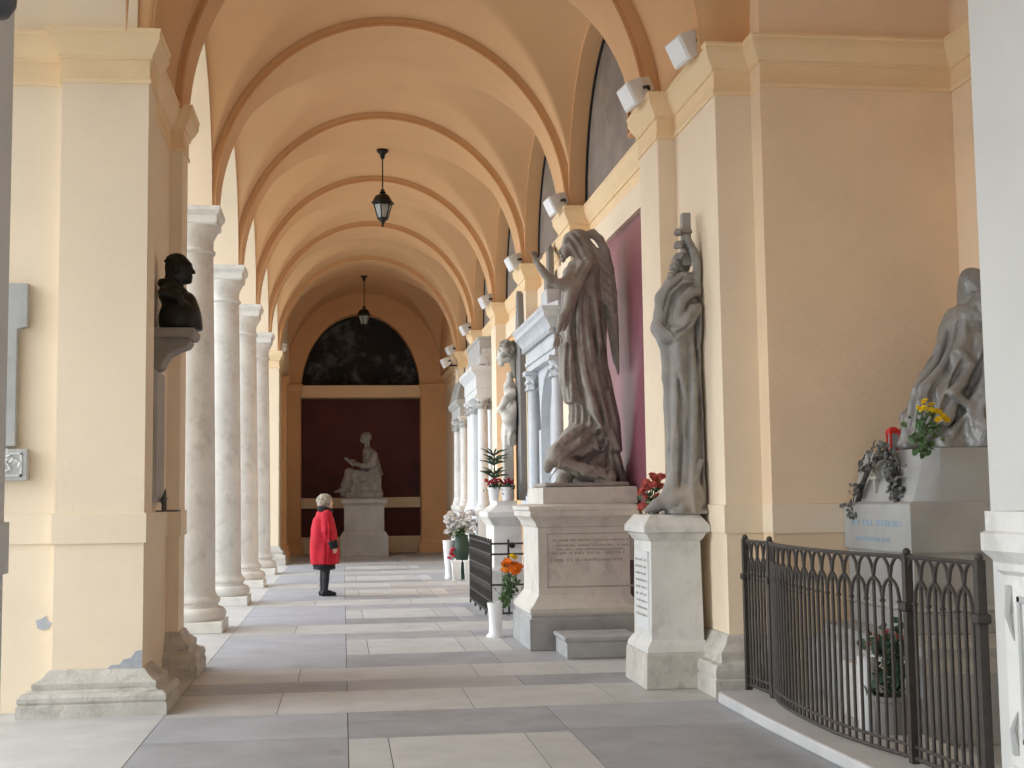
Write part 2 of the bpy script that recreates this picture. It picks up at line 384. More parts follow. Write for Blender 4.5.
# left foreground pier and right foreground pier
for (nm, x0, x1, lab, side) in (('wall_left_front', -3.2, -1.42, 'grey white pier at the very edge of the view beside the stone plaque', 1), ('wall_right_front', 3.05, 5.0, 'pale pier beside the near end of the iron railing', -1)):
    b = MB(); b.box(x0, x1, 3.9 if side < 0 else 4.6, 5.86 if side < 0 else 5.75, 0, 7.6)
    struct(b.build(nm, PALE), lab, 'pier')
P1 = [(-3.2, 4.6), (-1.42, 4.6), (-1.42, 5.75), (-3.2, 5.75)]
b = MB(); b.sweep(P1, [(-o, z) for o, z in STRING]); b.sweep(P1, [(-o, z) for o, z in cornice_prof()])
struct(b.build('trim_6', PALE), 'string band and cornice of the pier at the edge beside the stone plaque', 'string course')
b = MB(); b.sweep([(5.0, 5.86), (3.05, 5.86), (3.05, 3.9), (5.0, 3.9)], [(-o, z) for o, z in cornice_prof()][:1]+[(-o, z) for o, z in cornice_prof()][1:])
struct(b.build('trim_7', PALE), 'cornice of the pale pier beside the near end of the railing', 'cornice')
b = MB(); b.box(3.05, 3.3, -3.5, 3.9, 0, 7.6)
struct(b.build('wall_right_near', PALE), 'pale wall beside the camera beyond the frame', 'wall')

b = MB(); b.box(-4.4, -4.1, -3.5, 12.1, 4.9, 7.62); b.box(-4.4, -1.45, -3.5, 4.6, 5.0, 7.62); b.box(-1.5, 2.9, -3.6, -3.4, 2.6, 7.62)  # unseen walls left of and behind the camera, added to cut sky light
struct(b.build('wall_sky_block', CREAM), 'unseen plaster wall added to cut sky light at the side opening beside the camera', 'wall')
b = MB(); b.box(-4.4, -2.5, -3.5, 12.1, -.12, -.003)
struct(b.build('floor_side', FLP), 'pale paving of the side opening', 'floor')

# ------------------------------------------------------------------ end wall with niche
b = MB()
X0, X1 = -1.17, 2.19; xc = (X0+X1)/2; hw = (X1-X0)/2
A = arc(xc, 4.55, hw, 2.22, n=48); T = [(X0+(X1-X0)*i/48, 7.6) for i in range(49)]
for y in (YE,): b.rings([[(p[0], y, p[1]) for p in A], [(p[0], y, p[1]) for p in T]], closed=False, cap=False)
b.rings([[(p[0], YE, p[1]) for p in A], [(p[0], YE+.6, p[1]) for p in A]], closed=False, cap=False)
b.box(-2.1, X0, YE, YE+.6, 0, 7.6); b.box(X1, 3.1, YE, YE+.6, 0, 7.6)
b.box(-2.1, 3.1, YE+.62, YE+.9, 0, 7.6)
struct(b.build('wall_end', PLASTER, smooth=40), 'dim ochre end wall with a tall round headed niche', 'wall')
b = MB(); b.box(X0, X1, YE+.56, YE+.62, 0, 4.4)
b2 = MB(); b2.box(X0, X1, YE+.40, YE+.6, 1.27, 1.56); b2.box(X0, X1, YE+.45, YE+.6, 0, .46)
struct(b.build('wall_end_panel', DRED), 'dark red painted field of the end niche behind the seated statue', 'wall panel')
struct(b2.build('trim_8', CREAM), 'stone dado band and plinth in the end niche', 'dado')
b = MB(); b.box(X0, X1, YE-.02, YE+.6, 4.38, 4.70); b.box(X0, X1, YE-.06, YE+.1, 4.62, 4.72); b.box(X0, X1, YE-.05, YE+.1, 4.38, 4.44)
struct(b.build('trim_9', TRIMC), 'moulded beam under the dark end painting', 'beam')
for (x0, x1, nm) in ((-1.55, X0-.02, 'narrow'), (X1+.02, 2.9, 'broad')):
    b = MB(); b.box(x0, x1, YE-.10, YE, 0, 4.6); b.mould(x0, x1, YE-.10, YE, [(o-.02, z-.28) for o, z in cornice_prof()])
    b.mould(x0, x1, YE-.10, YE, [(.1, 0), (.1, .14), (.07, .2), (.07, .3), (.02, .36)])
    struct(b.build('trim_10', PLASTER), '%s pilaster beside the end niche' % nm, 'pilaster')
NF = mat('end_fresco', (.018, .017, .018), .8, .4, 1.5, (.14, .145, .15), 1.9, .85)
t = thing('lunette_painting', 'very dark arched painting above the red end niche', 'painting', (xc, YE+.5, 4.70))
A = arc(0, 0, hw-.03, 2.02, n=48)
MB().prism(A, 'y', 0, .06).build('picture', NF, t)
o = arc(0, 0, hw+.01, 2.07, n=48); i_ = arc(0, 0, hw-.07, 1.99, n=48); f = MB()
f.rings([[(o[j][0], y, o[j][1]) for y in (-.03, .03)]+[(i_[j][0], y, i_[j][1]) for y in (.03, -.03)] for j in range(49)])
f.build('picture_frame', BLK, t)
# side walls of the end bay and the far corner pier of the arcade
b = MB(); b.box(-2.1, -1.6, YK[5]+.3, YE+.3, 0, 7.6); b.box(-2.1, -1.5, YK[5]-.35, YK[5]+.35, 0, 5.03); b.box(-2.05, -1.5, YK[5]-.05, YE, 5.0, 7.6)
struct(b.build('wall_left_far', CREAM), 'cream corner pier and side wall closing the far end of the arcade', 'wall')
b = MB(); b.mould(-2.1, -1.5, YK[5]-.35, YK[5]+.35, [(o, z) for o, z in cornice_prof()]); b.sweep([(-1.6, YK[5]+.35), (-1.6, YE)], [(-o, z) for o, z in cornice_prof()])
struct(b.build('trim_11', TRIMC, smooth=30), 'cornice on the far corner pier of the arcade', 'cornice')
b = MB(); b.mould(-2.1, -1.5, YK[5]-.35, YK[5]+.35, base_prof(.9))
struct(b.build('baseboard_far', BASEM, smooth=30), 'stone base of the far corner pier', 'base moulding')

b = MB(); b.box(-1.62, -1.47, 34.6, 35.3, 0, 4.6); b.mould(-1.62, -1.47, 34.6, 35.3, [(o-.01, z-.28) for o, z in cornice_prof()]); b.mould(-1.62, -1.47, 34.6, 35.3, [(.1, 0), (.1, .14), (.07, .2), (.07, .3), (.02, .36)])
struct(b.build('trim_12', PLASTER), 'pilaster on the side wall just before the end niche', 'pilaster')

# ------------------------------------------------------------------ columns
def column(y, label):
    t = thing('column', label, 'column', (-1.79, y, 0), 0, 'stone columns of the left arcade'); t['kind'] = 'thing'
    MB().mould(-.42, .42, -.42, .42, [(0, 0), (0, .13)]).build('plinth', COLM, t, bevel=.008)
    MB().lathe([(.40, .13), (.42, .16), (.43, .20), (.42, .24), (.39, .27), (.35, .275), (.335, .30), (.335, .325), (.345, .33), (.36, .345), (.355, .37), (.345, .39), (.33, .395), (.32, .42)], n=48).build('base_moulding', COLM, t, smooth=50)
    pr = [(.315, .42), (.300, .46)]
    for i in range(1, 13):
        u = i/12; pr.append((.300-.05*u**1.4, .46+3.98*u))
    MB().lathe(pr, n=48).build('shaft', COLM, t, smooth=50)
    MB().lathe([(.250, 4.44), (.27, 4.45), (.278, 4.47), (.27, 4.49), (.252, 4.50), (.252, 4.62), (.262, 4.63), (.266, 4.65), (.28, 4.67), (.305, 4.72), (.312, 4.76), (.312, 4.77)], n=48).build('capital', COLM, t, smooth=50)
    MB().mould(-.30, .30, -.30, .30, [(0, 4.77), (.015, 4.79), (.015, 4.87), (.035, 4.89), (.055, 4.93), (.055, 4.98)]).build('abacus', COLM, t, smooth=20)
cl = ['pale stone column just behind the bust, first of the arcade', 'pale stone column second in the arcade row after the bust', 'pale stone column third in the arcade row after the bust', 'slender looking farthest round stone column, fourth after the bust']
for k in range(4): column(YK[k+1], cl[k])
# ------------------------------------------------------------------ sculpting: signed distance fields meshed with surface nets
class Sculpt:
    def __init__(s, lo, hi, h):
        s.lo = np.array(lo, float); s.h = h
        s.n = [int(math.ceil((hi[i]-lo[i])/h))+1 for i in range(3)]
        s.ax = [lo[i]+h*np.arange(s.n[i]) for i in range(3)]
        s.D = np.full(s.n, 9., np.float32)
    def blk(s, lo, hi):
        sl = []
        for i in range(3):
            a = max(0, int((lo[i]-s.lo[i])/s.h)); b = min(s.n[i], int((hi[i]-s.lo[i])/s.h)+2)
            sl.append(slice(a, max(a, b)))
        G = np.meshgrid(*[s.ax[i][sl[i]] for i in range(3)], indexing='ij', sparse=True)
        return tuple(sl), G
    def put(s, sl, d, k, sub):
        A = s.D[sl]
        if A.size == 0: return
        if sub:
            d = -d; h = np.clip(.5-.5*(A-d)/k, 0, 1); s.D[sl] = A*(1-h)+d*h+k*h*(1-h)
        else:
            h = np.clip(.5+.5*(A-d)/k, 0, 1); s.D[sl] = A*(1-h)+d*h-k*h*(1-h)
    def cap(s, a, b, ra, rb=None, k=.03, sub=False):
        rb = ra if rb is None else rb; a = np.array(a, float); b = np.array(b, float); m = max(ra, rb)+k*1.5+2*s.h
        sl, (X, Y, Z) = s.blk(np.minimum(a, b)-m, np.maximum(a, b)+m)
        ab = b-a; L = max(1e-9, float(ab @ ab))
        t = np.clip(((X-a[0])*ab[0]+(Y-a[1])*ab[1]+(Z-a[2])*ab[2])/L, 0, 1)
        d = np.sqrt((X-a[0]-t*ab[0])**2+(Y-a[1]-t*ab[1])**2+(Z-a[2]-t*ab[2])**2)-(ra+(rb-ra)*t)
        s.put(sl, d, k, sub); return s
    def chain(s, pts, rs, k=.03, sub=False):
        if not isinstance(rs, (list, tuple)): rs = [rs]*len(pts)
        for i in range(len(pts)-1): s.cap(pts[i], pts[i+1], rs[i], rs[i+1], k, sub)
        return s
    def ell(s, c, r, k=.03, rot=None, sub=False):
        c = np.array(c, float); m = max(r)+k*1.5+2*s.h
        sl, (X, Y, Z) = s.blk(c-m, c+m)
        x, y, z = X-c[0], Y-c[1], Z-c[2]
        if rot is not None:
            R = np.array(Matrix.Rotation(rot[1], 3, rot[0]).transposed())
            x, y, z = R[0,0]*x+R[0,1]*y+R[0,2]*z, R[1,0]*x+R[1,1]*y+R[1,2]*z, R[2,0]*x+R[2,1]*y+R[2,2]*z
        q = np.sqrt((x/r[0])**2+(y/r[1])**2+(z/r[2])**2); g = np.sqrt((x/r[0]**2)**2+(y/r[1]**2)**2+(z/r[2]**2)**2)+1e-6
        s.put(sl, q*(q-1)/g, k, sub); return s
    def box(s, c, hf, r=.01, k=.01, sub=False):
        c = np.array(c, float); hf = np.array(hf, float); m = hf+r+k*1.5+2*s.h
        sl, (X, Y, Z) = s.blk(c-m, c+m)
        qx, qy, qz = np.abs(X-c[0])-hf[0]+r, np.abs(Y-c[1])-hf[1]+r, np.abs(Z-c[2])-hf[2]+r
        d = np.sqrt(np.maximum(qx, 0)**2+np.maximum(qy, 0)**2+np.maximum(qz, 0)**2)+np.minimum(np.maximum(qx, np.maximum(qy, qz)), 0)-r
        s.put(sl, d, k, sub); return s
    def robe(s, secs, k=.04, folds=(), twist=0.):
        """vertical garment: secs = (z, cx, cy, rx, ry) from bottom to top; folds = (count, amplitude at the bottom, at the top, phase)"""
        zs = [q[0] for q in secs]; mr = max(max(q[3], q[4]) for q in secs)+.12
        lo = [min(q[1] for q in secs)-mr, min(q[2] for q in secs)-mr, zs[0]-.05]; hi = [max(q[1] for q in secs)+mr, max(q[2] for q in secs)+mr, zs[-1]+.05]
        sl, (X, Y, Z) = s.blk(lo, hi)
        f = lambda j: np.interp(Z, zs, [q[j] for q in secs])
        dx, dy, rx, ry = X-f(1), Y-f(2), f(3), f(4)
        th = np.arctan2(dy/ry, dx/rx); u = np.clip((Z-zs[0])/(zs[-1]-zs[0]), 0, 1)
        q = np.sqrt((dx/rx)**2+(dy/ry)**2)
        d = (q-1)*np.minimum(rx, ry)*.85
        for cnt, a0, a1, ph in folds:
            w = np.sin(cnt*th+ph+twist*u*3+1.3*np.sin(2.1*u*3+ph))
            d = d-(a0+(a1-a0)*u)*(w*.6+.4*w*np.abs(w))
        d = np.maximum(d, np.maximum(zs[0]-Z, Z-zs[-1]))
        s.put(sl, d, k, False); return s
    def hit(s, u, v, axis=1, sign=1):
        """first surface along +axis (sign 1) at the two other coordinates"""
        o = [i for i in range(3) if i != axis]
        iu = int(round((u-s.lo[o[0]])/s.h)); iv = int(round((v-s.lo[o[1]])/s.h))
        if not (0 <= iu < s.n[o[0]] and 0 <= iv < s.n[o[1]]): return None
        ln = np.take(np.take(s.D, iu, axis=o[0]), iv, axis=o[1]-1 if o[0] < o[1] and o[0] < o[1] else o[1])
        ins = np.nonzero(ln < 0)[0]
        if len(ins) == 0: return None
        return s.ax[axis][ins[0] if sign > 0 else ins[-1]]
    def crease(s, pts, r=.02, k=.03, axis=1, sign=1, sub=False, sink=.3, taper=True):
        """a ridge or groove laid on the surface along a polyline given in the plane facing the axis"""
        P = []; m = 4
        for (a, b) in zip(pts[:-1], pts[1:]):
            for i in range(m): P.append((a[0]+(b[0]-a[0])*i/m, a[1]+(b[1]-a[1])*i/m))
        P.append(pts[-1]); Q = []; last = None
        for (u, v) in P:
            h = s.hit(u, v, axis, sign)
            if h is None: h = last
            if h is None: continue
            if last is not None and abs(h-last) > .12: h = last+math.copysign(.12, h-last)
            last = h; p = [u, v]; p.insert(axis, h+sign*r*sink); Q.append(p)
        n = len(Q)
        if n < 2: return s
        R = [r*((.45+.55*sin(pi*(i+.6)/(n+.2))) if taper else 1) for i in range(n)]
        return s.chain(Q, R, k, sub)
    def cutline(s, line, k=.02):
        """cut away everything below a polyline in the xz plane"""
        X, Y, Z = np.meshgrid(*s.ax, indexing='ij', sparse=True)
        d = np.interp(X, [p[0] for p in line], [p[1] for p in line])-Z+0*Y
        s.D = np.maximum(s.D, d*.8).astype(np.float32); return s
    def ripple(s, amp, f, seed=0, zlo=-9, zhi=9):
        r = np.random.RandomState(seed); X, Y, Z = np.meshgrid(*s.ax, indexing='ij', sparse=True)
        d = 0
        for i in range(5):
            a = r.randn(3)*f; p = r.rand()*6
            d = d+np.sin(a[0]*X+a[1]*Y+a[2]*Z+p)
        s.D += (amp*d/2.2*((Z > zlo) & (Z < zhi))).astype(np.float32); return s
    def mesh(s, name, m, parent=None, soft=1):
        D = s.D.copy()
        for e in range(3):                                     # close the field at the border
            for j in (0, -1):
                ix = [slice(None)]*3; ix[e] = j; D[tuple(ix)] = np.maximum(D[tuple(ix)], .5*s.h)
        ins = D < 0
        c = np.zeros([q-1 for q in s.n], np.int8)
        for a in (0, 1):
            for b in (0, 1):
                for d in (0, 1):
                    c += ins[a:s.n[0]-1+a, b:s.n[1]-1+b, d:s.n[2]-1+d]
        act = np.argwhere((c > 0) & (c < 8)); idx = np.full(c.shape, -1, np.int32); idx[tuple(act.T)] = np.arange(len(act))
        acc = np.zeros((len(act), 3)); cnt = np.zeros(len(act))
        cs = [(a, b, d) for a in (0, 1) for b in (0, 1) for d in (0, 1)]
        val = {q: D[act[:, 0]+q[0], act[:, 1]+q[1], act[:, 2]+q[2]] for q in cs}
        for e in range(3):
            for q in cs:
                if q[e]: continue
                q2 = list(q); q2[e] = 1; v0, v1 = val[q], val[tuple(q2)]
                mk = (v0 < 0) != (v1 < 0); t = np.where(mk, v0/(v0-v1+1e-12*(v0 == v1)), 0)
                p = np.tile(np.array(q, float), (len(act), 1)); p[:, e] += t
                acc[mk] += p[mk]; cnt[mk] += 1
        V = (act+acc/cnt[:, None])*s.h+s.lo
        Fs = []
        for e in range(3):
            o = [(e+1) % 3, (e+2) % 3]
            sl0 = [slice(None)]*3; sl1 = [slice(None)]*3; sl0[e] = slice(0, -1); sl1[e] = slice(1, None)
            for q in o: sl0[q] = slice(1, -1); sl1[q] = slice(1, -1)
            A, B = ins[tuple(sl0)], ins[tuple(sl1)]
            E = np.argwhere(A != B)
            if len(E) == 0: continue
            flip = A[tuple(E.T)]
            off = np.zeros(3, int); off[o[0]] = 1; off[o[1]] = 1
            E = E+off
            def cell(da, db):
                q = E.copy(); q[:, o[0]] -= da; q[:, o[1]] -= db; return idx[tuple(q.T)]
            Q = np.stack([cell(1, 1), cell(0, 1), cell(0, 0), cell(1, 0)], 1)
            Q[~flip] = Q[~flip][:, ::-1]; Fs.append(Q)
        Q = np.concatenate(Fs); Q = Q[(Q >= 0).all(1)]
        me = bpy.data.meshes.new(name)
        me.vertices.add(len(V)); me.vertices.foreach_set('co', V.astype(np.float32).ravel())
        me.loops.add(Q.size); me.loops.foreach_set('vertex_index', Q.astype(np.int32).ravel())
        me.polygons.add(len(Q)); me.polygons.foreach_set('loop_start', np.arange(0, Q.size, 4, dtype=np.int32))
        me.materials.append(m); me.update(calc_edges=True); me.validate()
        me.polygons.foreach_set('use_smooth', [True]*len(me.polygons))
        o = bpy.data.objects.new(name, me); COL.objects.link(o)
        if soft:
            md = o.modifiers.new('soft', 'SMOOTH'); md.factor = .5; md.iterations = soft
        if parent is not None: o.parent = parent
        return o

STATUE = mat('weathered_statue_stone', (.30, .275, .245), .6, .22, 5., (.52, .49, .44), 2.4, .7, .3, 60)
MONK = mat('grey_statue_stone', (.30, .285, .265), .75, .18, 5., (.40, .31, .22), 2.2, .5, .35, 60)
WRAP = mat('grey_dusty_stone', (.23, .23, .225), .26, .2, 6., (.42, .42, .41), 4., .6, .5, 22, spec=.6)
FARST = mat('far_statue_marble', (.25, .25, .235), .6, .25, 6., (.15, .15, .14), 5., .6, .2, 50)
NUDEM = mat('stained_white_marble', (.62, .60, .56), .6, .12, 5., (.20, .19, .16), 3.2, .8, .2, 50)
PEDW = mat('angel_pedestal_stone', (.60, .57, .52), .6, .10, 3., (.36, .33, .30), 3., .6, .15, 40)
PEDG = mat('pedestal_plinth_grey', (.36, .36, .36), .65, .14, 4., (.25, .25, .25), 3., .5, .2, 40)
INK = mat('worn_lettering', (.40, .38, .34), .8, .1)
INKB = mat('blue_grey_lettering', (.34, .42, .50), .8, .1)

def lines(rows, plane, at, mats_, depth=.004, seed=1):
    """worn inscription: rows of tiny strokes too small to read. rows = (a0, a1, z, height); plane 'y' faces -y, 'x' faces -x"""
    r = random.Random(seed); b = MB()
    for a0, a1, z, h in rows:
        a = a0
        while a < a1:
            w = r.uniform(.3, .9)*h
            if r.random() > .18:
                z1 = z+h*r.uniform(.75, 1)
                if plane == 'y': b.box(a, min(a+w*.55, a1), at-depth, at+.005, z, z1)
                else: b.box(at-depth, at+.005, a, min(a+w*.55, a1), z, z1)
            a += w
    q0, q1 = min(r_[0] for r_ in rows), max(r_[1] for r_ in rows); z0, z1 = min(r_[2] for r_ in rows), max(r_[2]+r_[3] for r_ in rows)
    if plane == 'y': b.box(q0, q1, at+.0035, at+.008, z0, z1)
    else: b.box(at+.0035, at+.008, q0, q1, z0, z1)
    return b

# ------------------------------------------------------------------ angel monument
t = thing('angel_pedestal', 'large pale stone pedestal carrying the standing winged angel', 'pedestal', (0, 0, 0))
x0, x1, y0, y1 = 1.93, 2.86, 12.92, 14.0
MB().mould(x0, x1, y0, y1, [(.11, 0), (.11, .30), (.09, .31), (.09, .34)]).build('plinth', PEDG, t, bevel=.006)
MB().mould(x0, x1, y0, y1, [(.09, .34), (.10, .36), (.10, .40), (.06, .44), (.02, .50), (.0, .53), (0, 1.20)]).build('dado', PEDW, t, smooth=25)
MB().mould(x0, x1, y0, y1, [(.0, 1.20), (.02, 1.21), (.03, 1.25), (.06, 1.29), (.085, 1.31), (.085, 1.36), (.10, 1.375), (.10, 1.41), (.03, 1.43)]).build('cornice', PEDW, t, smooth=25)
MB().mould(1.99, 2.96, 12.95, 14.0, [(0, 1.43), (0, 1.585), (-.01, 1.60)]).build('top_block', PEDW, t, bevel=.005)
b = MB(); f = .004
for q in ((2.02, 2.9, .60, .615), (2.02, 2.9, 1.13, 1.14), (2.02, 2.03, .6, 1.14)): b.box(q[0], q[1], 12.92-f, 12.93, q[2], q[3])
b.merge(lines([(2.08, 2.85, 1.06, .022), (2.08, 2.85, 1.01, .018), (2.12, 2.8, .97, .018), (2.05, 2.9, .93, .03), (2.05, 2.78, .86, .03)], 'y', 12.92, None))
b.build('inscription_lettering', INK, t)
t = thing('stone_step', 'low pale stone block on the floor beside the angel pedestal', 'stone block')
MB().mould(2.06, 2.74, 12.08, 12.72, [(0, 0), (0, .15), (.02, .165), (.02, .2)]).build('block', PEDG, t, bevel=.01)

def angel():
    t = thing('angel_statue', 'tall dark weathered stone angel with folded wings raising one arm', 'statue', (2.455, 13.45, 1.60))
    X = lambda px: (px-577)*.0104
    Z = lambda py: (487-py)*.01065
    P = lambda px, py, dy=0: (X(px), dy, Z(py))
    R = lambda *q: [(X(a), Z(c)) for a, c in q]
    S = Sculpt((-.60, -.50, 0), (.515, .46, 2.85), .0115)
    # overdress from the shoulders to the slanting hem
    S.robe([(Z(452), X(596), .0, .235, .24), (Z(425), X(592), .0, .235, .24), (Z(395), X(586), .0, .235, .22), (Z(355), X(582), .0, .215, .19), (Z(320), X(581), 0, .185, .17),
            (Z(295), X(581), .0, .175, .16), (Z(275), X(582), 0, .165, .15), (Z(262), X(583), 0, .12, .12)], .04, [(8, .040, .006, .4), (5, .03, .004, 1.9)], .9)
    S.chain([P(566, 400, -.05), P(563, 380, -.08), P(562, 350, -.09)], [.05, .065, .06], .05)
    for q, r in (((( 570, 300), (567, 335), (566, 372), (568, 405)), .036), (((578, 300), (576, 345), (582, 385), (593, 420)), .04), (((586, 300), (588, 345), (594, 385), (604, 425)), .036), (((594, 300), (598, 345), (603, 385), (611, 430)), .034), (((563, 345), (562, 375), (563, 398)), .026)):
        S.crease(R(*q), r, .02)
    for q, r in (((( 574, 300), (571, 335), (574, 378), (582, 415)), .028), (((582, 300), (582, 345), (588, 385), (599, 425)), .030), (((590, 300), (593, 345), (599, 388), (608, 430)), .028), (((566, 340), (564, 375), (566, 402)), .018)):
        S.crease(R(*q), r, .015, sub=True)
    S.cutline(R((556, 404), (572, 404), (584, 412), (596, 432), (606, 450), (640, 462)))
    S.chain([P(604, 395, .02), P(609, 425, .02), P(614, 450, .0)], [.07, .055, .035], .05)
    S.chain([P(606, 395, -.10), P(612, 425, -.09), P(616, 449, -.06)], [.045, .045, .03], .04)
    # pleated under-tunic below the hem
    S.robe([(Z(452), X(586), .0, .19, .19), (Z(400), X(584), .0, .15, .16)], .02, [(15, .018, .014, .2)])
    # shoulders, neck, head
    S.cap(P(570, 276, -.08), P(594, 273, .08), .075, .075, .06)
    S.cap(P(584, 268), P(578, 252), .06, .055, .04)
    S.ell(P(574, 246), (.095, .095, .13), .02, ('Y', -.35))
    # bowed face: brow, nose, lips, chin, then hair and veil
    S.ell(P(567, 252), (.05, .065, .08), .02); S.cap(P(563.5, 248), P(560.5, 253.5), .012, .02, .012); S.ell(P(564, 261), (.028, .032, .026), .015); S.cap(P(562, 257, -.02), P(562, 257, .02), .011, .011, .008)
    S.cap(P(566, 243.5, -.06), P(566, 243.5, .06), .022, .022, .015)
    S.ell(P(579, 240, .0), (.135, .125, .115), .03); S.ell(P(584, 250, .0), (.10, .11, .12), .03)
    for i, q in enumerate((((566, 240), (573, 250), (582, 264)), ((571, 236), (579, 247), (587, 262)), ((577, 233), (585, 243), (591, 258)))): S.crease(R(*q), .016, .012); 
    for i, q in enumerate((((569, 239), (576, 249), (584, 263)), ((574, 235), (582, 245), (589, 260)))): S.crease(R(*q), .012, .01, sub=True)
    S.chain([P(589, 254), P(594, 270, -.02), P(597, 296, -.02), P(598, 320, 0)], [.085, .075, .055, .03], .05)
    # mantle falling diagonally from the shoulder to the lowered hand
    S.chain([P(588, 268, -.13), P(576, 288, -.20), P(566, 312, -.23), P(560, 332, -.20)], [.05, .055, .05, .03], .03)
    S.chain([P(582, 266, -.13), P(571, 284, -.20), P(562, 305, -.22)], [.035, .035, .025], .02)
    # raised arm: shoulder, elbow, forearm to the left with the hand
    S.chain([P(572, 277, -.11), P(562, 289, -.20), P(555, 289, -.24)], [.07, .07, .052], .03)
    S.chain([P(557, 289, -.24), P(546, 285, -.26), P(537, 274, -.26), P(533, 268, -.26)], [.055, .048, .036, .031], .02)
    S.ell(P(531.5, 265, -.26), (.033, .026, .048), .012)
    for i, (dx, dz, L) in enumerate(((-3, -4, 6), (-1, -5, 7), (1, -5, 7), (3, -4.5, 6))):
        S.chain([P(531+dx*.5, 263, -.27+.012*i), P(531+dx, 262+dz*.7, -.28+.012*i), P(529.5+dx, 262+dz, -.29+.012*i)], [.014, .012, .009], .006)
    S.chain([P(533.5, 267, -.28), P(537, 263, -.30), P(537, 260, -.30)], [.015, .013, .01], .006)
    # lowered arm in front, hand at mid height
    S.chain([P(570, 290, -.20), P(563, 314, -.29), P(557, 323, -.31), P(553.5, 335, -.30)], [.06, .05, .042, .031], .02)
    S.ell(P(551.5, 342, -.30), (.031, .024, .047), .012)
    for i in range(4):
        S.chain([P(549.5+1.6*i, 345, -.30), P(548.5+1.6*i, 349, -.305), P(549.5+1.6*i, 351.5-abs(i-1.3)*.8, -.29)], [.013, .012, .009], .006)
    S.chain([P(554.5, 341, -.32), P(556, 345, -.335), P(555, 348, -.33)], [.014, .012, .01], .006)
    # the bent leg under the gathered mantle
    S.chain([P(594, 440, .04), P(572, 442, -.08), P(551, 455, -.22)], [.15, .155, .105], .05)
    S.chain([P(549, 460, -.22), P(575, 471, -.26), P(602, 478, -.24)], [.075, .075, .085], .04)
    S.chain([P(602, 442, .04), P(612, 462, .02), P(625, 484, .04)], [.13, .09, .045], .05)
    S.chain([P(604, 446, .16), P(616, 470, .18), P(622, 484, .2)], [.12, .09, .06], .05)
    S.ell((X(590), .12, .18), (.30, .26, .24), .05)
    S.box((X(578), .0, .02), (.44, .40, .026), .015, .02)
    S.ell(P(541, 467, -.26), (.052, .055, .065), .02); S.chain([P(543, 464, -.26), P(551, 460, -.25)], [.045, .06], .03)
    S.chain([P(558, 480, -.16), P(566, 470, -.1)], [.08, .08], .04)
    S.chain([P(536, 486, -.33), P(553, 464, -.33)], .009, .006)
    fan = ((((590, 424), (572, 430), (556, 441), (546, 452)), .030), (((596, 428), (578, 440), (562, 452), (552, 460)), .028), (((600, 434), (588, 448), (572, 460), (556, 466)), .030), (((604, 440), (600, 456), (590, 468), (574, 474)), .030),
           (((607, 446), (609, 462), (608, 478)), .030), (((610, 448), (616, 466), (622, 484)), .028), (((566, 434), (584, 446), (600, 452)), .022), (((556, 446), (576, 456), (596, 462)), .022), (((552, 463), (576, 474), (602, 482)), .022))
    for q, r in fan: S.crease(R(*q), r, .018)
    for q, r in ((((593, 427), (574, 436), (558, 447)), .022), (((598, 431), (583, 444), (566, 456)), .022), (((602, 437), (594, 452), (580, 464)), .024), (((605, 443), (605, 460), (600, 474)), .024), (((609, 447), (613, 464), (616, 482)), .022), (((560, 470), (580, 479), (596, 481)), .03)):
        S.crease(R(*q), r, .012, sub=True)
    S.ripple(.003, 11, 3)
    S.mesh('figure', STATUE, t, soft=1)
    # wings: thick feathered blades folded behind the back
    def wing(dx, dy, tilt, sc=1.):
        W = Sculpt((-.30, -.22, .9), (.53, .50, 2.8), .0115)
        q = lambda a, c, d=0.: (X(a)+dx, dy+d, 2.7-(2.7-Z(c))*sc)
        top = [(584, 243), (589, 236), (595, 234), (602, 240), (608, 252), (613, 270), (616.5, 295), (618, 330), (619, 374)]
        W.chain([q(a, c, tilt*i) for i, (a, c) in enumerate(top)], [.035, .042, .046, .046, .044, .036, .030, .024, .012], .02)
        for i in range(6):                                      # primaries: a narrow bundle falling to the tip
            u = i/5; W.chain([q(612-u*6, 282+u*8, .01+.012*i), q(615-u*4, 325, .012*i), q(619-u*2.5-(i == 5)*1, 376-u*12, .01+.01*i)], [.026, .024, .009], .008)
        for i in range(4):                                      # inner tail feathers
            W.chain([q(603-i*1.2, 300, .03+.01*i), q(606-i*.8, 335, .03+.01*i), q(608-i*.7, 372-i*10, .03+.01*i)], [.022, .018, .007], .006)
        for i in range(4):                                      # coverts in overlapping rows
            for j in range(6):
                a0 = 596+i*4.6+j*.8; z0 = 250+j*9.5+i*4
                W.ell(q(a0, z0, -.02), (.028, .03, .062), .008, ('Y', -.25))
        return W.mesh('wing', STATUE, t, soft=1)
    wing(.0, -.02, 0); wing(-.06, .24, .012, .96)
angel()

# ------------------------------------------------------------------ cloaked figure with the cross
t = thing('figure_pedestal', 'pale tapering stone pedestal under the grey cloaked figure beside the pier', 'pedestal', (0, 0, 0))
x0, x1, y0, y1 = 2.40, 2.82, 10.10, 10.72
MB().mould(x0, x1, y0, y1, [(.07, 0), (.06, .26), (.05, .28)]).build('plinth', BASEM, t, bevel=.01)
MB().mould(x0, x1, y0, y1, [(.05, .28), (.045, .31), (.02, .35), (.0, .37), (-.01, 1.14)]).build('dado', MARBLE, t, smooth=25)
MB().mould(x0, x1, y0, y1, [(-.01, 1.14), (.01, 1.16), (.03, 1.20), (.055, 1.215), (.055, 1.265), (.02, 1.31), (-.01, 1.35)]).build('cornice', MARBLE, t, smooth=25)
b = MB(); b.box(x0-.006, x0+.02, y0+.08, y1-.08, .44, 1.06); b.build('tablet', WMARBLE, t)
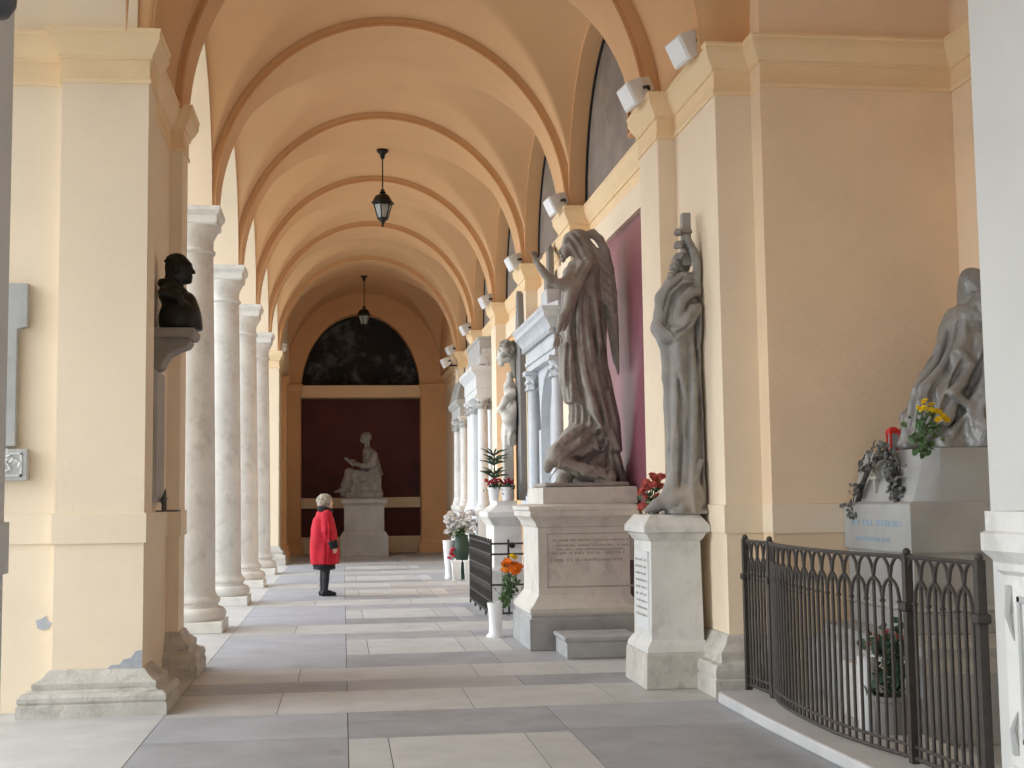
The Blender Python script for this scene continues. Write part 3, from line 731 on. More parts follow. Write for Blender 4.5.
b = lines([(y0+.12, y1-.12, .98-.055*i, .02) for i in range(9)], 'x', x0-.006, None, .002, 5); b.build('inscription_lettering', INK, t)

def cloaked():
    t = thing('cloaked_statue', 'grey stone figure in a heavy cloak clasping a cross with roses', 'statue', (2.735, 10.30, 1.35))
    X = lambda px: (px-684)*.0079
    Z = lambda py: (513-py)*.0083
    P = lambda px, py, dy=0: (X(px), dy, Z(py))
    R = lambda *q: [(X(a), Z(c)) for a, c in q]
    S = Sculpt((-.38, -.27, 0), (.15, .27, 2.48), .010)
    S.robe([(0, X(689), 0, .175, .20), (Z(480), X(688), 0, .165, .18), (Z(440), X(688), 0, .16, .17), (Z(380), X(687), 0, .16, .16), (Z(330), X(686), 0, .165, .16), (Z(298), X(685), 0, .15, .15), (Z(280), X(686), .0, .10, .11)],
           .04, [(8, .020, .006, .9), (5, .016, .004, 2.2)], .5)
    S.box((X(688), 0, .015), (.18, .22, .018), .01, .02)
    # folds of the skirt
    for q, r in ((((684, 345), (682, 400), (681, 450), (677, 505)), .026), (((691, 325), (693, 380), (690, 440), (686, 505)), .028), (((699, 318), (702, 400), (703, 470), (699, 505)), .026), (((675, 350), (675, 400), (675, 450), (672, 490)), .022)):
        S.crease(R(*q), r, .018)
    for q, r in ((((687, 335), (688, 390), (685, 450), (681, 505)), .022), (((695, 322), (698, 400), (697, 470), (693, 505)), .022), (((679, 350), (678, 400), (678, 450), (675, 500)), .018)):
        S.crease(R(*q), r, .014, sub=True)
    S.chain([P(697, 462, -.18), P(690, 480, -.19), P(699, 500, -.17)], [.02, .03, .02], .02)
    # the big roll of the cloak round the shoulders, and the part hanging on the left
    S.chain([P(699, 283, -.10), P(686, 284, -.13), P(673, 290, -.12), P(665, 302, -.08), P(663, 318, -.06), P(660, 331, -.05)], [.055, .06, .065, .065, .06, .05], .025)
    S.chain([P(660, 330, -.06), P(666, 339, -.10), P(677, 338, -.17), P(686, 326, -.19), P(693, 316, -.17), P(704, 312, -.13)], [.055, .06, .062, .058, .052, .05], .03)
    S.chain([P(702, 296, -.13), P(690, 298, -.17), P(680, 308, -.18), P(677, 322, -.18), P(679, 334, -.17)], [.045, .045, .04, .038, .03], .015)
    S.chain([P(701, 290, -.135), P(687, 291, -.17), P(675, 303, -.17), P(670, 322, -.13), P(672, 336, -.13)], [.016, .02, .022, .02, .016], .012, True)
    for q, r in ((((700, 281), (684, 280), (670, 290), (662, 306)), .014), (((698, 287), (682, 288), (669, 300), (666, 320)), .014), (((664, 334), (674, 344), (684, 336), (700, 318)), .014), (((700, 309), (688, 318), (682, 330)), .012)):
        S.crease(R(*q), r, .01)
    for q, r in ((((699, 284), (683, 284), (670, 295), (664, 314)), .012), (((663, 326), (672, 340), (682, 334), (697, 316)), .012)): S.crease(R(*q), r, .01, sub=True)
    S.chain([P(704, 313, -.14), P(703, 330, -.14), P(698, 352, -.13)], [.04, .035, .012], .02)
    S.chain([P(668, 312, .04), P(664, 330, .04), P(667, 344, .0)], [.07, .065, .05], .04)
    S.chain([P(669, 340, -.02), P(669, 380, -.03), P(672, 420, -.03), P(669, 448, -.04)], [.046, .04, .034, .018], .025)
    S.chain([P(677, 342, -.15), P(679, 372, -.15), P(684, 400, -.14)], [.04, .032, .010], .02)
    # bowed veiled head against the shaft, arm reaching up to clasp it
    S.ell(P(688, 266, .03), (.08, .09, .10), .03); S.ell(P(681, 270, -.04), (.045, .05, .065), .02); S.cap(P(677, 268, -.05), P(676, 272, -.05), .012, .016, .01)
    S.chain([P(702, 290, -.10), P(701, 272, -.14), P(696, 256, -.13)], [.055, .046, .036], .02)
    S.ell(P(694, 251, -.12), (.034, .028, .045), .012)
    for i in range(4): S.chain([P(695-1.0*i, 249-2.0*i, -.14), P(691-.7*i, 247.5-2.1*i, -.155), P(688.5-.5*i, 248.5-2.0*i, -.13)], [.014, .013, .01], .006)
    S.chain([P(695, 253, -.15), P(691, 252, -.16)], [.015, .012], .006)
    # hem and foot spilling over the front edge
    S.chain([P(684, 494, -.14), P(668, 500, -.10), P(654, 503, -.07), P(643, 509, -.05)], [.07, .055, .042, .024], .04); S.chain([P(672, 478, -.06), P(662, 500, -.04), P(652, 510, .02)], [.05, .05, .03], .04)
    S.chain([P(692, 503, -.17), P(676, 508, -.20), P(668, 511, -.18)], [.05, .035, .02], .03)
    S.ripple(.0025, 12, 5)
    S.mesh('figure', MONK, t)
    c = MB(); c.box(X(686.5), X(695.5), -.10, -.02, Z(270), Z(217)); c.box(X(685.5), X(696.5), -.11, -.01, Z(238), Z(234))
    c.build('cross_shaft', MONK, t, bevel=.006)
    r0 = random.Random(4)
    for (a, z_, r) in ((681, 237, .040), (681, 250, .044), (681, 261, .040), (675.5, 272, .042), (687, 243, .032), (672.5, 280, .036), (686, 256, .034)):
        S2 = Sculpt((X(a)-.09, -.24, Z(z_)-.09), (X(a)+.09, -.02, Z(z_)+.09), .006)
        c0 = (X(a), -.12, Z(z_)); S2.ell(c0, (r*.75,)*3, .01)
        for i in range(9):
            an = r0.random()*6.28; el = r0.uniform(-.9, .9)
            S2.ell((c0[0]+r*.62*cos(an)*cos(el), c0[1]+r*.62*sin(an)*cos(el), c0[2]+r*.62*sin(el)), (r*.45, r*.45, r*.38), .006)
        S2.cap(c0, (X(690), -.07, Z(z_)-.02), .014, .018, .01)
        S2.mesh('stone_rose', MONK, t)
cloaked()

# ------------------------------------------------------------------ alcove monument, railing
ALC = mat('alcove_stone', (.36, .36, .35), .6, .1, 3., (.30, .30, .29), 2.5, .6, .15, 40)
t = thing('alcove_monument', 'pale and grey block monument base inside the railed alcove', 'monument', (0, 0, 0))
MB().mould(3.50, 4.63, 7.55, 9.33, [(.10, 0), (.10, .42), (.07, .46), (.0, .50), (0, .56)]).build('stepped_base', ALC, t, bevel=.01)
MB().mould(3.76, 4.72, 8.30, 9.42, [(0, .56), (.0, .70), (.02, .71), (.0, .74), (-.0, 1.08), (.02, 1.10), (.02, 1.42), (-.02, 1.44)]).build('pedestal', ALC, t, bevel=.006)
pl = [(3.80, 9.40), (3.80, 8.52), (3.83, 8.42), (3.90, 8.36), (4.0, 8.34), (4.72, 8.34), (4.72, 9.40)]
b = MB(); b.rings([[(x+(.10*u if x < 4 else 0), y, 1.44+.36*u) for x, y in pl] for u in (0, .5, 1)]); b.build('upper_block', ALC, t, smooth=30)
b = lines([(8.42, 9.3, 1.27, .045), (8.6, 9.2, 1.16, .03)], 'x', 3.738, None, .003, 8); b.build('inscription_lettering', INKB, t)
b = MB(); b.box(3.80, 3.83, 8.98, 9.0, 1.50, 1.66); b.box(3.79, 3.84, 8.93, 9.05, 1.60, 1.62); b.build('small_cross', INK, t)
MB().box(3.22, 3.38, 7.80, 8.3, 0, .42).build('grave_slab', PEDW, t, bevel=.01)

def seated():
    t = thing('draped_statue', 'grey draped seated statue with bowed head in the railed alcove', 'statue', (4.37, 8.85, 1.80)); t.scale = (1.0, 1.0, 1.06)
    X = lambda px: (px-950)*.0069
    Z = lambda py: (447-py)*.0072
    P = lambda px, py, dy=0: (X(px), dy, Z(py))
    S = Sculpt((-.56, -.44, -.0), (.36, .50, 1.35), .0115)
    S.robe([(0, .04, 0, .38, .40), (Z(420), .05, 0, .35, .36), (Z(390), .07, .0, .27, .30), (Z(360), .10, .02, .22, .26), (Z(330), .13, .03, .18, .22), (Z(312), .155, .03, .12, .16)], .05, [(8, .03, .008, .5), (5, .025, .01, 2.)], .7)
    S.ell(P(976, 292, -.02), (.105, .115, .14), .03, ('Y', -.4)); S.ell(P(980, 300, .02), (.13, .14, .15), .05)
    S.cap(P(976, 310), P(976, 300), .09, .08, .05)
    S.chain([P(960, 322, -.14), P(975, 318, -.16), P(990, 322, -.1)], [.09, .12, .1], .04)
    S.chain([P(962, 324, .10), P(958, 332, .0), P(962, 336, -.14)], [.09, .09, .07], .05)
    S.chain([P(960, 334, -.10), P(944, 364, -.16), P(932, 394, -.16)], [.085, .075, .06], .05)
    S.chain([P(946, 376, .05), P(922, 402, -.10), P(912, 418, -.12)], [.15, .15, .12], .06)
    S.chain([P(912, 416, -.12), P(900, 434, -.14), P(885, 444, -.16)], [.12, .08, .035], .05)
    S.chain([P(915, 420, .12), P(900, 440, .10)], [.12, .06], .06)
    S.chain([P(976, 350, -.2), P(972, 400, -.28), P(975, 440, -.34)], [.07, .09, .08], .06)
    S.cap(P(955, 334, -.22), P(990, 336, -.26), .03, .03, .02, True)
    R = lambda *q: [(X(a), Z(c)) for a, c in q]
    S.chain([P(968, 318, -.20), P(982, 326, -.24), P(994, 330, -.2)], [.05, .06, .05], .02)
    for q, r in ((((966, 342), (952, 372), (934, 400), (914, 426)), .034), (((974, 346), (962, 385), (944, 415), (922, 440)), .036), (((982, 345), (974, 390), (962, 425), (948, 443)), .036), (((988, 350), (984, 400), (980, 440)), .034),
                 (((958, 340), (940, 370), (924, 394)), .026), (((936, 380), (920, 402), (904, 424)), .026), (((992, 345), (994, 400), (994, 440)), .03), (((966, 300), (974, 310), (986, 314)), .022), (((948, 402), (928, 416), (898, 438)), .03)):
        S.crease(R(*q), r, .016)
    for q, r in ((((970, 346), (958, 378), (940, 408), (918, 434)), .028), (((978, 348), (969, 388), (955, 420)), .028), (((985, 350), (980, 400), (972, 440)), .026), (((948, 356), (932, 386), (918, 410)), .022), (((962, 316), (976, 336), (992, 342)), .022), (((940, 412), (920, 428), (902, 440)), .022)):
        S.crease(R(*q), r, .012, sub=True)
    for q in (((964, 284), (972, 296), (972, 310)), ((970, 278), (980, 292), (982, 308))): S.crease(R(*q), .018, .012)
    S.ell(P(976, 322, -.02), (.185, .26, .085), .008, ('Y', .25))
    for q in (((-.34, .10), (-.26, .45), (-.18, .85)), ((-.22, .05), (-.16, .40), (-.10, .80)), ((-.08, .05), (-.06, .4), (-.02, .8)), ((.08, .05), (.06, .4), (.04, .8)), ((.22, .08), (.16, .4), (.08, .75))):
        S.crease(q, .035, .016, axis=0); S.crease([(a+.06, c) for a, c in q], .026, .012, axis=0, sub=True)
    S.ripple(.004, 16, 8)
    S.mesh('figure', WRAP, t)
seated()

# dark bronze ivy garland hanging over the corner of the alcove monument
LEAFD = mat('dark_bronze_leaf', (.10, .10, .092), .5, .35, 9., metal=.3)
def leaf_mb(b, c, n, size, r, up=(0, 0, 1)):
    """one pointed, slightly cupped leaf with thickness"""
    n = Vector(n).normalized(); a = n.cross(Vector(up));
    if a.length < .01: a = n.orthogonal()
    a.normalize(); e = a.cross(n).normalized(); ang = r.uniform(0, 6.28); a, e = a*cos(ang)+e*sin(ang), e*cos(ang)-a*sin(ang)
    c = Vector(c); q = []
    for (u, v, w) in ((-.5, 0, 0), (-.25, .28, .12), (.15, .30, .14), (.5, 0, -.05), (.15, -.30, .14), (-.25, -.28, .12)): q.append(c+size*(a*u+e*v+n*w))
    m = c+size*n*.02; th = n*size*.05
    b.add([tuple(p) for p in q]+[tuple(m)]+[tuple(p-th) for p in q]+[tuple(m-th)],
          [(i, (i+1) % 6, 6) for i in range(6)]+[((i+1) % 6+7, i+7, 13) for i in range(6)]+[(i, i+7, (i+1) % 6+7, (i+1) % 6) for i in range(6)])
t = thing('bronze_garland', 'dark bronze garland of leaves draped on the alcove monument corner', 'garland', (0, 0, 0))
b = MB(); r = random.Random(11)
pth = [(3.73, 9.3, 1.38), (3.74, 9.2, 1.55), (3.76, 9.1, 1.68), (3.78, 8.98, 1.75), (3.79, 8.86, 1.80), (3.79, 8.76, 1.76), (3.78, 8.68, 1.66), (3.77, 8.62, 1.56), (3.79, 8.60, 1.48)]
for i, p in enumerate(pth):
    for j in range(34 if i > 4 else 20):
        s_ = .07 if 4 < i < 8 else .05
        leaf_mb(b, (p[0]+r.uniform(-.02, .03)+.03*max(0, p[2]-1.5), p[1]+r.gauss(0, s_), p[2]+r.gauss(0, s_*.9)), (-1, r.uniform(-.8, .5), r.uniform(-.4, .8)), r.uniform(.035, .06), r)
b.build('leaves', LEAFD, t, smooth=40)
b = MB(); b.tube([(p[0]+.05, p[1], p[2]) for p in pth], .02); b.build('stem', LEAFD, t, smooth=60)

# flowers, generic
GREEN = mat('leaf_green', (.07, .13, .05), .6, .35, 9.); DGREEN = mat('dark_leaf_green', (.035, .07, .035), .6, .35, 9.)
def petal_flower(name, m, r, n=14, seed=1, squash=.7):
    rr = random.Random(seed); b = MB()
    for ring, (k, el) in enumerate(((n, .25), (n-3, .7), (max(3, n-7), 1.15))):
        for i in range(k):
            an = 2*pi*i/k+ring*.4+rr.uniform(-.1, .1); d = Vector((cos(an)*cos(el), sin(an)*cos(el), sin(el)*squash))
            leaf_mb(b, tuple(d*r*.62), tuple(Vector((-d.x*sin(el), -d.y*sin(el), cos(el)))+Vector((rr.uniform(-.2, .2),)*3)), r*.8, rr)
    b.sphere((0, 0, r*.1), (r*.45, r*.45, r*.35), 8, 5)
    return b
def bouquet(name, label, cat, loc, m, r_fl, spots, foliage=None, stems=True, fm=GREEN, group=None, seed=2, n=12):
    t = thing(name, label, cat, loc, 0, group); first = None; rr = random.Random(seed)
    for i, p in enumerate(spots):
        if first is None:
            o = petal_flower('blossom', m, r_fl, n, seed).build('blossom', m, t, smooth=60); first = o
        else:
            o = first.copy(); COL.objects.link(o); o.parent = t
        o.location = p[:3]; o.rotation_euler = (rr.uniform(-.8, .8), rr.uniform(-.8, .8), rr.uniform(0, 6)); s_ = rr.uniform(.8, 1.15); o.scale = (s_, s_, s_)
    if stems:
        b = MB()
        for p in spots: b.tube([(p[0]*.15, p[1]*.15, min(0, p[2]-.05)), (p[0]*.6, p[1]*.6, p[2]*.6), p[:3]], .004, 5)
        b.build('stems', fm, t)
    if foliage:
        b = MB()
        for cx, cy, cz, sx, sz, k, size in foliage:
            for i in range(k):
                leaf_mb(b, (cx+rr.gauss(0, sx), cy+rr.gauss(0, sx), cz+rr.gauss(0, sz)), (rr.uniform(-1, 1), rr.uniform(-1, .3), rr.uniform(-.2, 1)), size*rr.uniform(.7, 1.3), rr)
        b.build('foliage', fm, t, smooth=50)
    return t
YEL = mat('yellow_petal', (.80, .58, .02), .7, .12, 20.); ORG = mat('orange_petal', (.80, .22, .02), .7, .15, 20.); REDP = mat('red_petal', (.45, .03, .05), .7, .25, 20.)
PINK = mat('pink_petal', (.70, .18, .22), .7, .25, 20.); WHT = mat('white_petal', (.72, .70, .70), .7, .06, 20.); RPK = mat('rose_red_petal', (.72, .10, .16), .7, .3, 12., c2=(.62, .20, .08))
WPLA = mat('white_plastic', (.78, .79, .80), .4, .03)
VASEW = mat('white_enamel', (.80, .81, .82), .35, .03)

bouquet('yellow_flowers', 'bunch of yellow flowers laid on the alcove monument below the draped statue', 'flowers', (3.78, 8.25, 1.84), YEL, .036,
        [(.02, -.02, .22), (.07, -.03, .26), (.12, -.02, .24), (.15, -.03, .19), (.10, -.05, .20), (.19, -.03, .16), (.05, -.05, .21), (.22, -.02, .14), (.15, -.05, .14)],
        [(.08, -.01, .08, .045, .06, 45, .05), (.04, 0, -.02, .03, .05, 25, .05)])
t = thing('votive_lantern', 'small red framed votive lantern on the monument corner behind the garland', 'lantern', (3.96, 9.0, 1.80)); t.scale = (.8, .8, .8)
RED = mat('red_lamp_paint', (.62, .03, .03), .4, .1)
b = MB()
for sx in (-.04, .04):
    for sy in (-.04, .04): b.box(sx-.008, sx+.008, sy-.008, sy+.008, 0, .17)
b.box(-.05, .05, -.05, .05, 0, .02); b.mould(-.05, .05, -.05, .05, [(0, .16), (0, .19), (-.03, .22)]); b.build('frame', RED, t)
MB().box(-.035, .035, -.035, .035, .02, .16).build('pane', LANTG, t)

# railing
kerb = MB(); kp = [(2.74, 5.6), (2.70, 7.2), (2.68, 8.2), (2.69, 9.3), (2.78, 9.60), (3.19, 9.60), (3.19, 9.44), (3.4, 9.44), (3.4, 5.96), (2.84, 5.96)]
kerb.prism(kp[:4]+[(2.72, 9.36), (3.19, 9.36), (3.4, 9.36), (3.4, 5.96), (3.0, 5.9)], 'z', 0, .08)
struct(kerb.build('kerb', FLP, bevel=.015), 'pale stone kerb under the iron railing', 'kerb')
def catmull(P, m=12):
    out = []
    for i in range(len(P)-1):
        p0, p1, p2, p3 = (Vector(P[max(i-1, 0)]), Vector(P[i]), Vector(P[i+1]), Vector(P[min(i+2, len(P)-1)]))
        for j in range(m):
            u = j/m; out.append(.5*((2*p1)+(p2-p0)*u+(2*p0-5*p1+4*p2-p3)*u*u+(3*p1-p0-3*p2+p3)*u**3))
    out.append(Vector(P[-1])); return out
def resample(C, n):
    L = [0]
    for a, b in zip(C[:-1], C[1:]): L.append(L[-1]+(b-a).length)
    out = []
    for i in range(n+1):
        d = L[-1]*i/n; k = 0
        while k < len(L)-2 and L[k+1] < d: k += 1
        u = (d-L[k])/max(1e-9, L[k+1]-L[k]); out.append(C[k].lerp(C[k+1], min(1, u)))
    return out
t = thing('iron_railing', 'dark iron railing with interlaced pointed arches bowing out round the alcove', 'railing', (0, 0, 0))
segs = [[(2.96, 9.42), (2.99, 8.95)], [(2.99, 8.95), (2.90, 8.55), (2.855, 8.0), (2.865, 7.3), (2.98, 6.66)], [(2.98, 6.66), (3.01, 5.92)]]
ZB, ZT = .08, 1.16
rails = MB(); 
for si, sg in enumerate(segs):
    C = catmull(sg) if len(sg) > 2 else [Vector(sg[0]), Vector(sg[1])]
    L = sum((b-a).length for a, b in zip(C[:-1], C[1:])); na = max(2, round(L/(.15 if si else .125)))
    fine = resample(C, max(8, int(L/.05)))
    for z, r in ((ZT, .013), (.17, .010), (.11, .012)): rails.tube([(p.x, p.y, z) for p in fine], r, 6)
    Q = resample(C, na*2)
    def at(i, u):                                              # between bar i and i+1 (clamped)
        a = Q[max(0, min(len(Q)-1, i))]; b_ = Q[max(0, min(len(Q)-1, i+1))]; return a.lerp(b_, u)
    for i in range(1, na*2):
        p = Q[i]; A = i % 2 == 0; top = 1.045 if A else .925
        bb = MB(); bb.tube([(p.x, p.y, .11), (p.x, p.y, top)], .0105, 8)
        bb.sphere((p.x, p.y, top-.01), (.018, .018, .012), 8, 5); bb.sphere((p.x, p.y, top-.045), (.014, .014, .009), 8, 5)
        bb.build('baluster', IRONB, t, smooth=50)
    for i in range(0, na*2-1):                                 # pointed arches: upper row from even bars, lower row from odd bars
        A = i % 2 == 0; z0, z1 = (1.045, ZT-.005) if A else (.925, 1.035)
        a, m_, c = Q[i], Q[i+1], Q[i+2]
        pts = []
        for u in [j/10 for j in range(11)]:
            hgt = sin(pi*u)**.5 if 0 < u < 1 else 0
            p = a.lerp(m_, u*2) if u < .5 else m_.lerp(c, u*2-1)
            pts.append((p.x, p.y, z0+(z1-z0)*hgt))
        rails.tube(pts, .010, 6)
rails.build('rails', IRONB, t, smooth=50)
for (x, y) in ((2.96, 9.42), (2.99, 8.95), (2.98, 6.66), (3.01, 5.92)):
    b = MB(); b.box(x-.022, x+.022, y-.022, y+.022, ZB-.01, 1.175); b.mould(x-.022, x+.022, y-.022, y+.022, [(.0, .87), (.012, .88), (.012, .915), (0, .925)])
    b.sphere((x, y, 1.185), .022, 10, 6); b.build('post', IRONB, t)

# things inside the railing
t = thing('grave_vase', 'white cylinder vase with printed band standing inside the iron railing', 'vase', (3.13, 7.62, .0))
MB().lathe([(.05, .08), (.055, .09), (.05, .3), (.056, .52), (.05, .52), (.045, .3)], n=20).build('vase_body', VASEW, t, smooth=40)
bouquet('pink_flowers', 'pink and red flowers with dark leaves inside the iron railing', 'flowers', (3.18, 7.55, .52), PINK, .036,
        [(-.02, .0, .12), (.06, .02, .14), (.11, 0, .12), (.15, .03, .10), (-.04, .03, .07)], [(.08, 0, 0, .055, .10, 90, .07), (.06, 0, -.22, .05, .08, 60, .06)], fm=DGREEN)
t = thing('grave_pot', 'dark planter holding the leaves inside the iron railing', 'planter', (3.24, 7.52, 0))
MB().lathe([(.07, 0), (.09, .02), (.10, .26), (.11, .27), (.11, .3), (.09, .3), (.085, .2)], n=20).build('pot_body', DMARBLE, t, smooth=40)
# ------------------------------------------------------------------ floodlights on the cornice
def floodlight(loc, rz, label, tilt=.45):
    t = thing('floodlight', label, 'floodlight', loc, rz, 'white floodlights on the cornice')
    M = Matrix.Translation((-.05, 0, .07)) @ Matrix.Scale(.84, 4) @ Matrix.Rotation(-tilt, 4, 'Y')
    b = MB(); b.rings([[(-.15, -.17, -.12), (-.15, .17, -.12), (-.15, .17, .12), (-.15, -.17, .12)], [(-.13, -.18, -.13), (-.13, .18, -.13), (-.13, .18, .13), (-.13, -.18, .13)], [(.02, -.16, -.11), (.02, .16, -.11), (.02, .16, .12), (.02, -.16, .12)],
        [(.15, -.10, -.04), (.15, .10, -.04), (.15, .10, .10), (.15, -.10, .10)]])
    c = MB().merge(b, M); c.build('housing', LAMPW, t, bevel=.006)
    g = MB().merge(MB().box(-.157, -.149, -.155, .155, -.105, .105), M); g.build('glass', LAMPG, t)
    a = MB(); p0 = M @ Vector((0, -.19, 0)); p1 = M @ Vector((0, .19, 0))
    for p in (p0, p1): a.tube([tuple(p), (.0, p.y*.8, .09), (.02, p.y*.5, .03)], .018, 6)
    a.tube([(.02, -.10, .03), (.02, .10, .03)], .02, 6); a.box(-.02, .06, -.06, .06, 0, .03)
    a.build('bracket', IRON, t, smooth=40)
    return t
zc = 5.035
f0 = floodlight((2.83, 9.95, zc), .15, 'white floodlight above the pier of the iron railing, nearest of the row')
dup(f0, (2.68, 11.15, zc), .12, 'white floodlight above the cloaked statue, second of the row')
dup(f0, (2.68, 15.55, zc), .1, 'white floodlight on the cornice just above the angel head, third of the row')
dup(f0, (2.68, 19.5, zc), .1, 'white floodlight beyond the angel raised hand, fourth of the row')
dup(f0, (2.68, 23.45, zc), .1, 'white floodlight above the grey stele, fifth of the row')
dup(f0, (2.68, 27.4, zc), .1, 'white floodlight above the white columned monument, sixth of the row')
dup(f0, (2.68, 31.3, zc), .1, 'upper white floodlight of the pair by the far end, farthest on the cornice')
dup(f0, (2.55, 31.15, 4.72), .1, 'lower white floodlight of the far pair, just under the cornice')
MB().box(2.45, 2.74, 31.1, 31.2, 4.68, 4.72).build('lamp_arm', IRON)
tag(bpy.data.objects['lamp_arm'], 'short dark arm carrying the lower floodlight of the far pair', 'lamp arm')
t = thing('dome_camera', 'small pale globe camera on the dim far side wall of the end bay', 'camera', (-1.60, 32.0, 5.22))
MB().box(0, .10, -.03, .03, .06, .12).build('arm', LAMPW, t); MB().sphere((.14, 0, .0), .11, 16, 10).build('globe', LAMPG, t, smooth=60); MB().lathe([(.12, .05), (.12, .10), (.07, .13)], (.14, 0, 0), 16).build('cap', LAMPW, t, smooth=40)

# ------------------------------------------------------------------ lanterns
def lantern(loc, label, drop):
    t = thing('lantern', label, 'lantern', loc, 0, 'hanging lanterns of the gallery')
    MB().lathe([(.03, -.14), (.05, -.06), (.10, -.02), (.10, .03), (.04, .04)], n=16).build('ceiling_rose', BRONZE, t, smooth=40)
    MB().tube([(0, 0, -.1), (0, 0, -drop)], .011, 8).build('rod', BRONZE, t)
    z = -drop
    b = MB(); H6 = lambda r, zz, a=.26: [(r*cos(a+pi/3*i), r*sin(a+pi/3*i), z+zz) for i in range(6)]
    b.lathe([(.012, 0), (.04, -.01), (.03, -.035), (.055, -.05), (.055, -.065), (.025, -.08), (.025, -.10)], (0, 0, z), 12)
    b.rings([H6(.075, -.09), H6(.12, -.115), H6(.155, -.17), H6(.17, -.215), H6(.20, -.225), H6(.20, -.245), H6(.16, -.25)])
    b.build('roof', BRONZE, t)
    fr = MB(); T, B_ = H6(.158, -.25), H6(.088, -.50)
    for i in range(6): fr.tube([T[i], B_[i]], .010, 5)
    fr.rings([H6(.168, -.25), H6(.168, -.275), H6(.15, -.275)]); fr.rings([H6(.095, -.49), H6(.098, -.515), H6(.06, -.535), H6(.035, -.56), H6(.03, -.58), H6(.012, -.60)])
    fr.sphere((0, 0, z-.62), .025, 8, 6)
    fr.build('frame', BRONZE, t)
    g = MB(); g.rings([H6(.150, -.27), H6(.085, -.495)], cap=False); g.build('glass', LANTG, t)
lantern((.67, 21.6, 7.36), 'dark hanging lantern in the middle of the vault, the nearer one', .66)
lantern((.56, 34.1, 7.38), 'small dark lantern hanging before the end wall painting, the farther one', .80)

# ------------------------------------------------------------------ bronze bust on its console
CON = mat('brown_grey_stone', (.27, .24, .21), .7, .15, 5.)
TAB = mat('tablet_stone', (.36, .33, .30), .7, .12, 4.)
t = thing('bust_console', 'grey stone console bracket under the dark bust on the pier', 'bracket', (-1.53, 10.9, 2.905))
MB().mould(-.0, .31, -.20, .20, [(0, -.075), (.02, -.06), (.03, -.03), (.03, 0)]).build('shelf', CON, t, bevel=.004)
b = MB(); pr = [(0, -.075), (.29, -.075), (.30, -.10), (.27, -.14), (.19, -.17), (.12, -.21), (.09, -.26), (.07, -.31), (.03, -.33), (0, -.33)]
b.prism([(x, z) for x, z in pr], 'y', -.15, .15); b.build('scroll_bracket', CON, t, smooth=40)
t2 = thing('wall_tablet', 'narrow grey memorial tablet on the pier under the bust', 'tablet', (-1.53, 10.9, 1.5))
MB().box(0, .045, -.28, .28, .0, 1.06).build('slab', TAB, t2, bevel=.006)
MB().box(.045, .052, -.24, .24, .04, 1.02).build('raised_border', TAB, t2, bevel=.003)
def bust():
    t = thing('bronze_bust', 'dark bronze portrait bust of a man seen in profile on the pier', 'bust', (-1.345, 10.9, 2.907))
    S = Sculpt((-.19, -.26, 0), (.24, .26, .70), .007)
    S.ell((.01, 0, .09), (.17, .21, .20), .04); S.ell((-.055, 0, .30), (.105, .21, .10), .05)
    S.cap((.12, 0, .02), (.06, 0, .24), .075, .085, .05)
    S.cap((-.06, 0, .30), (-.03, 0, .48), .082, .074, .04)                        # neck, nape
    S.ell((-.01, 0, .535), (.103, .080, .095), .03); S.ell((.035, 0, .50), (.075, .066, .095), .03)
    S.ell((.035, 0, .435), (.062, .055, .045), .03); S.ell((.078, 0, .415), (.032, .034, .026), .02)
    S.cap((.095, 0, .535), (.122, 0, .487), .010, .016, .012)                       # nose
    S.cap((.09, -.03, .548), (.09, .03, .548), .018, .018, .015)                    # brow
    S.cap((.104, -.018, .455), (.104, .018, .455), .009, .009, .008); S.cap((.102, -.016, .442), (.102, .016, .442), .010, .010, .008)
    for s_ in (-1, 1):
        S.ell((.092, s_*.03, .522), (.014, .016, .012), .01, None, True); S.ell((.088, s_*.03, .522), (.013, .014, .009), .006)
        S.ell((-.01, s_*.078, .50), (.022, .012, .035), .01); S.ell((-.01, s_*.087, .50), (.010, .008, .02), .006, None, True)
    for i in range(40):                                                            # cropped hair
        a = i*2.4; u = sqrt(i/40); q = (-.02+.080*u*cos(a), .072*u*sin(a), .548+.085*sqrt(max(0, 1-u*u*.9)))
        if q[0] < .06: S.ell(q, (.024, .018, .016), .010)
    for a in (-1, 1):                                                              # coat collar and lapels
        S.chain([(-.12, a*.07, .385), (-.04, a*.10, .385), (.05, a*.07, .31), (.10, a*.02, .18)], [.04, .04, .03, .016], .015)
    S.chain([(-.10, -.19, .29), (.02, -.18, .25), (.09, -.11, .14), (.12, -.06, .05)], [.04, .034, .03, .025], .02)
    S.chain([(-.08, .19, .29), (.03, .16, .23), (.10, .09, .10)], [.04, .034, .03], .02)
    S.mesh('bust_body', BRONZE, t)
bust()
t = thing('flower_holder', 'small bronze star shaped holder on the pier below the tablet', 'holder', (-1.46, 10.95, 1.43))
b = MB()
for i in range(5):
    a = 2*pi*i/5+.3; b.rings([[(.0, .025*cos(a+1.57), .08+.025*sin(a+1.57)), (.03, 0, .08), (.0, -.025*cos(a+1.57), .08-.025*sin(a+1.57)), (-.02, 0, .08)], [(.02+.004*k[0], .10*cos(a)+.004*k[1], .08+.10*sin(a)) for k in ((0, 1), (1, 0), (0, -1), (-1, 0))]])
b.tube([(0, 0, 0), (0, 0, .08)], .012, 6); b.build('star', LEAFD, t)
MB().tube([(-.03, -.18, .0), (.12, -.05, .0), (.12, .12, .0), (-.03, .2, .0)], .008, 6).build('ring_rail', LEAFD, t)

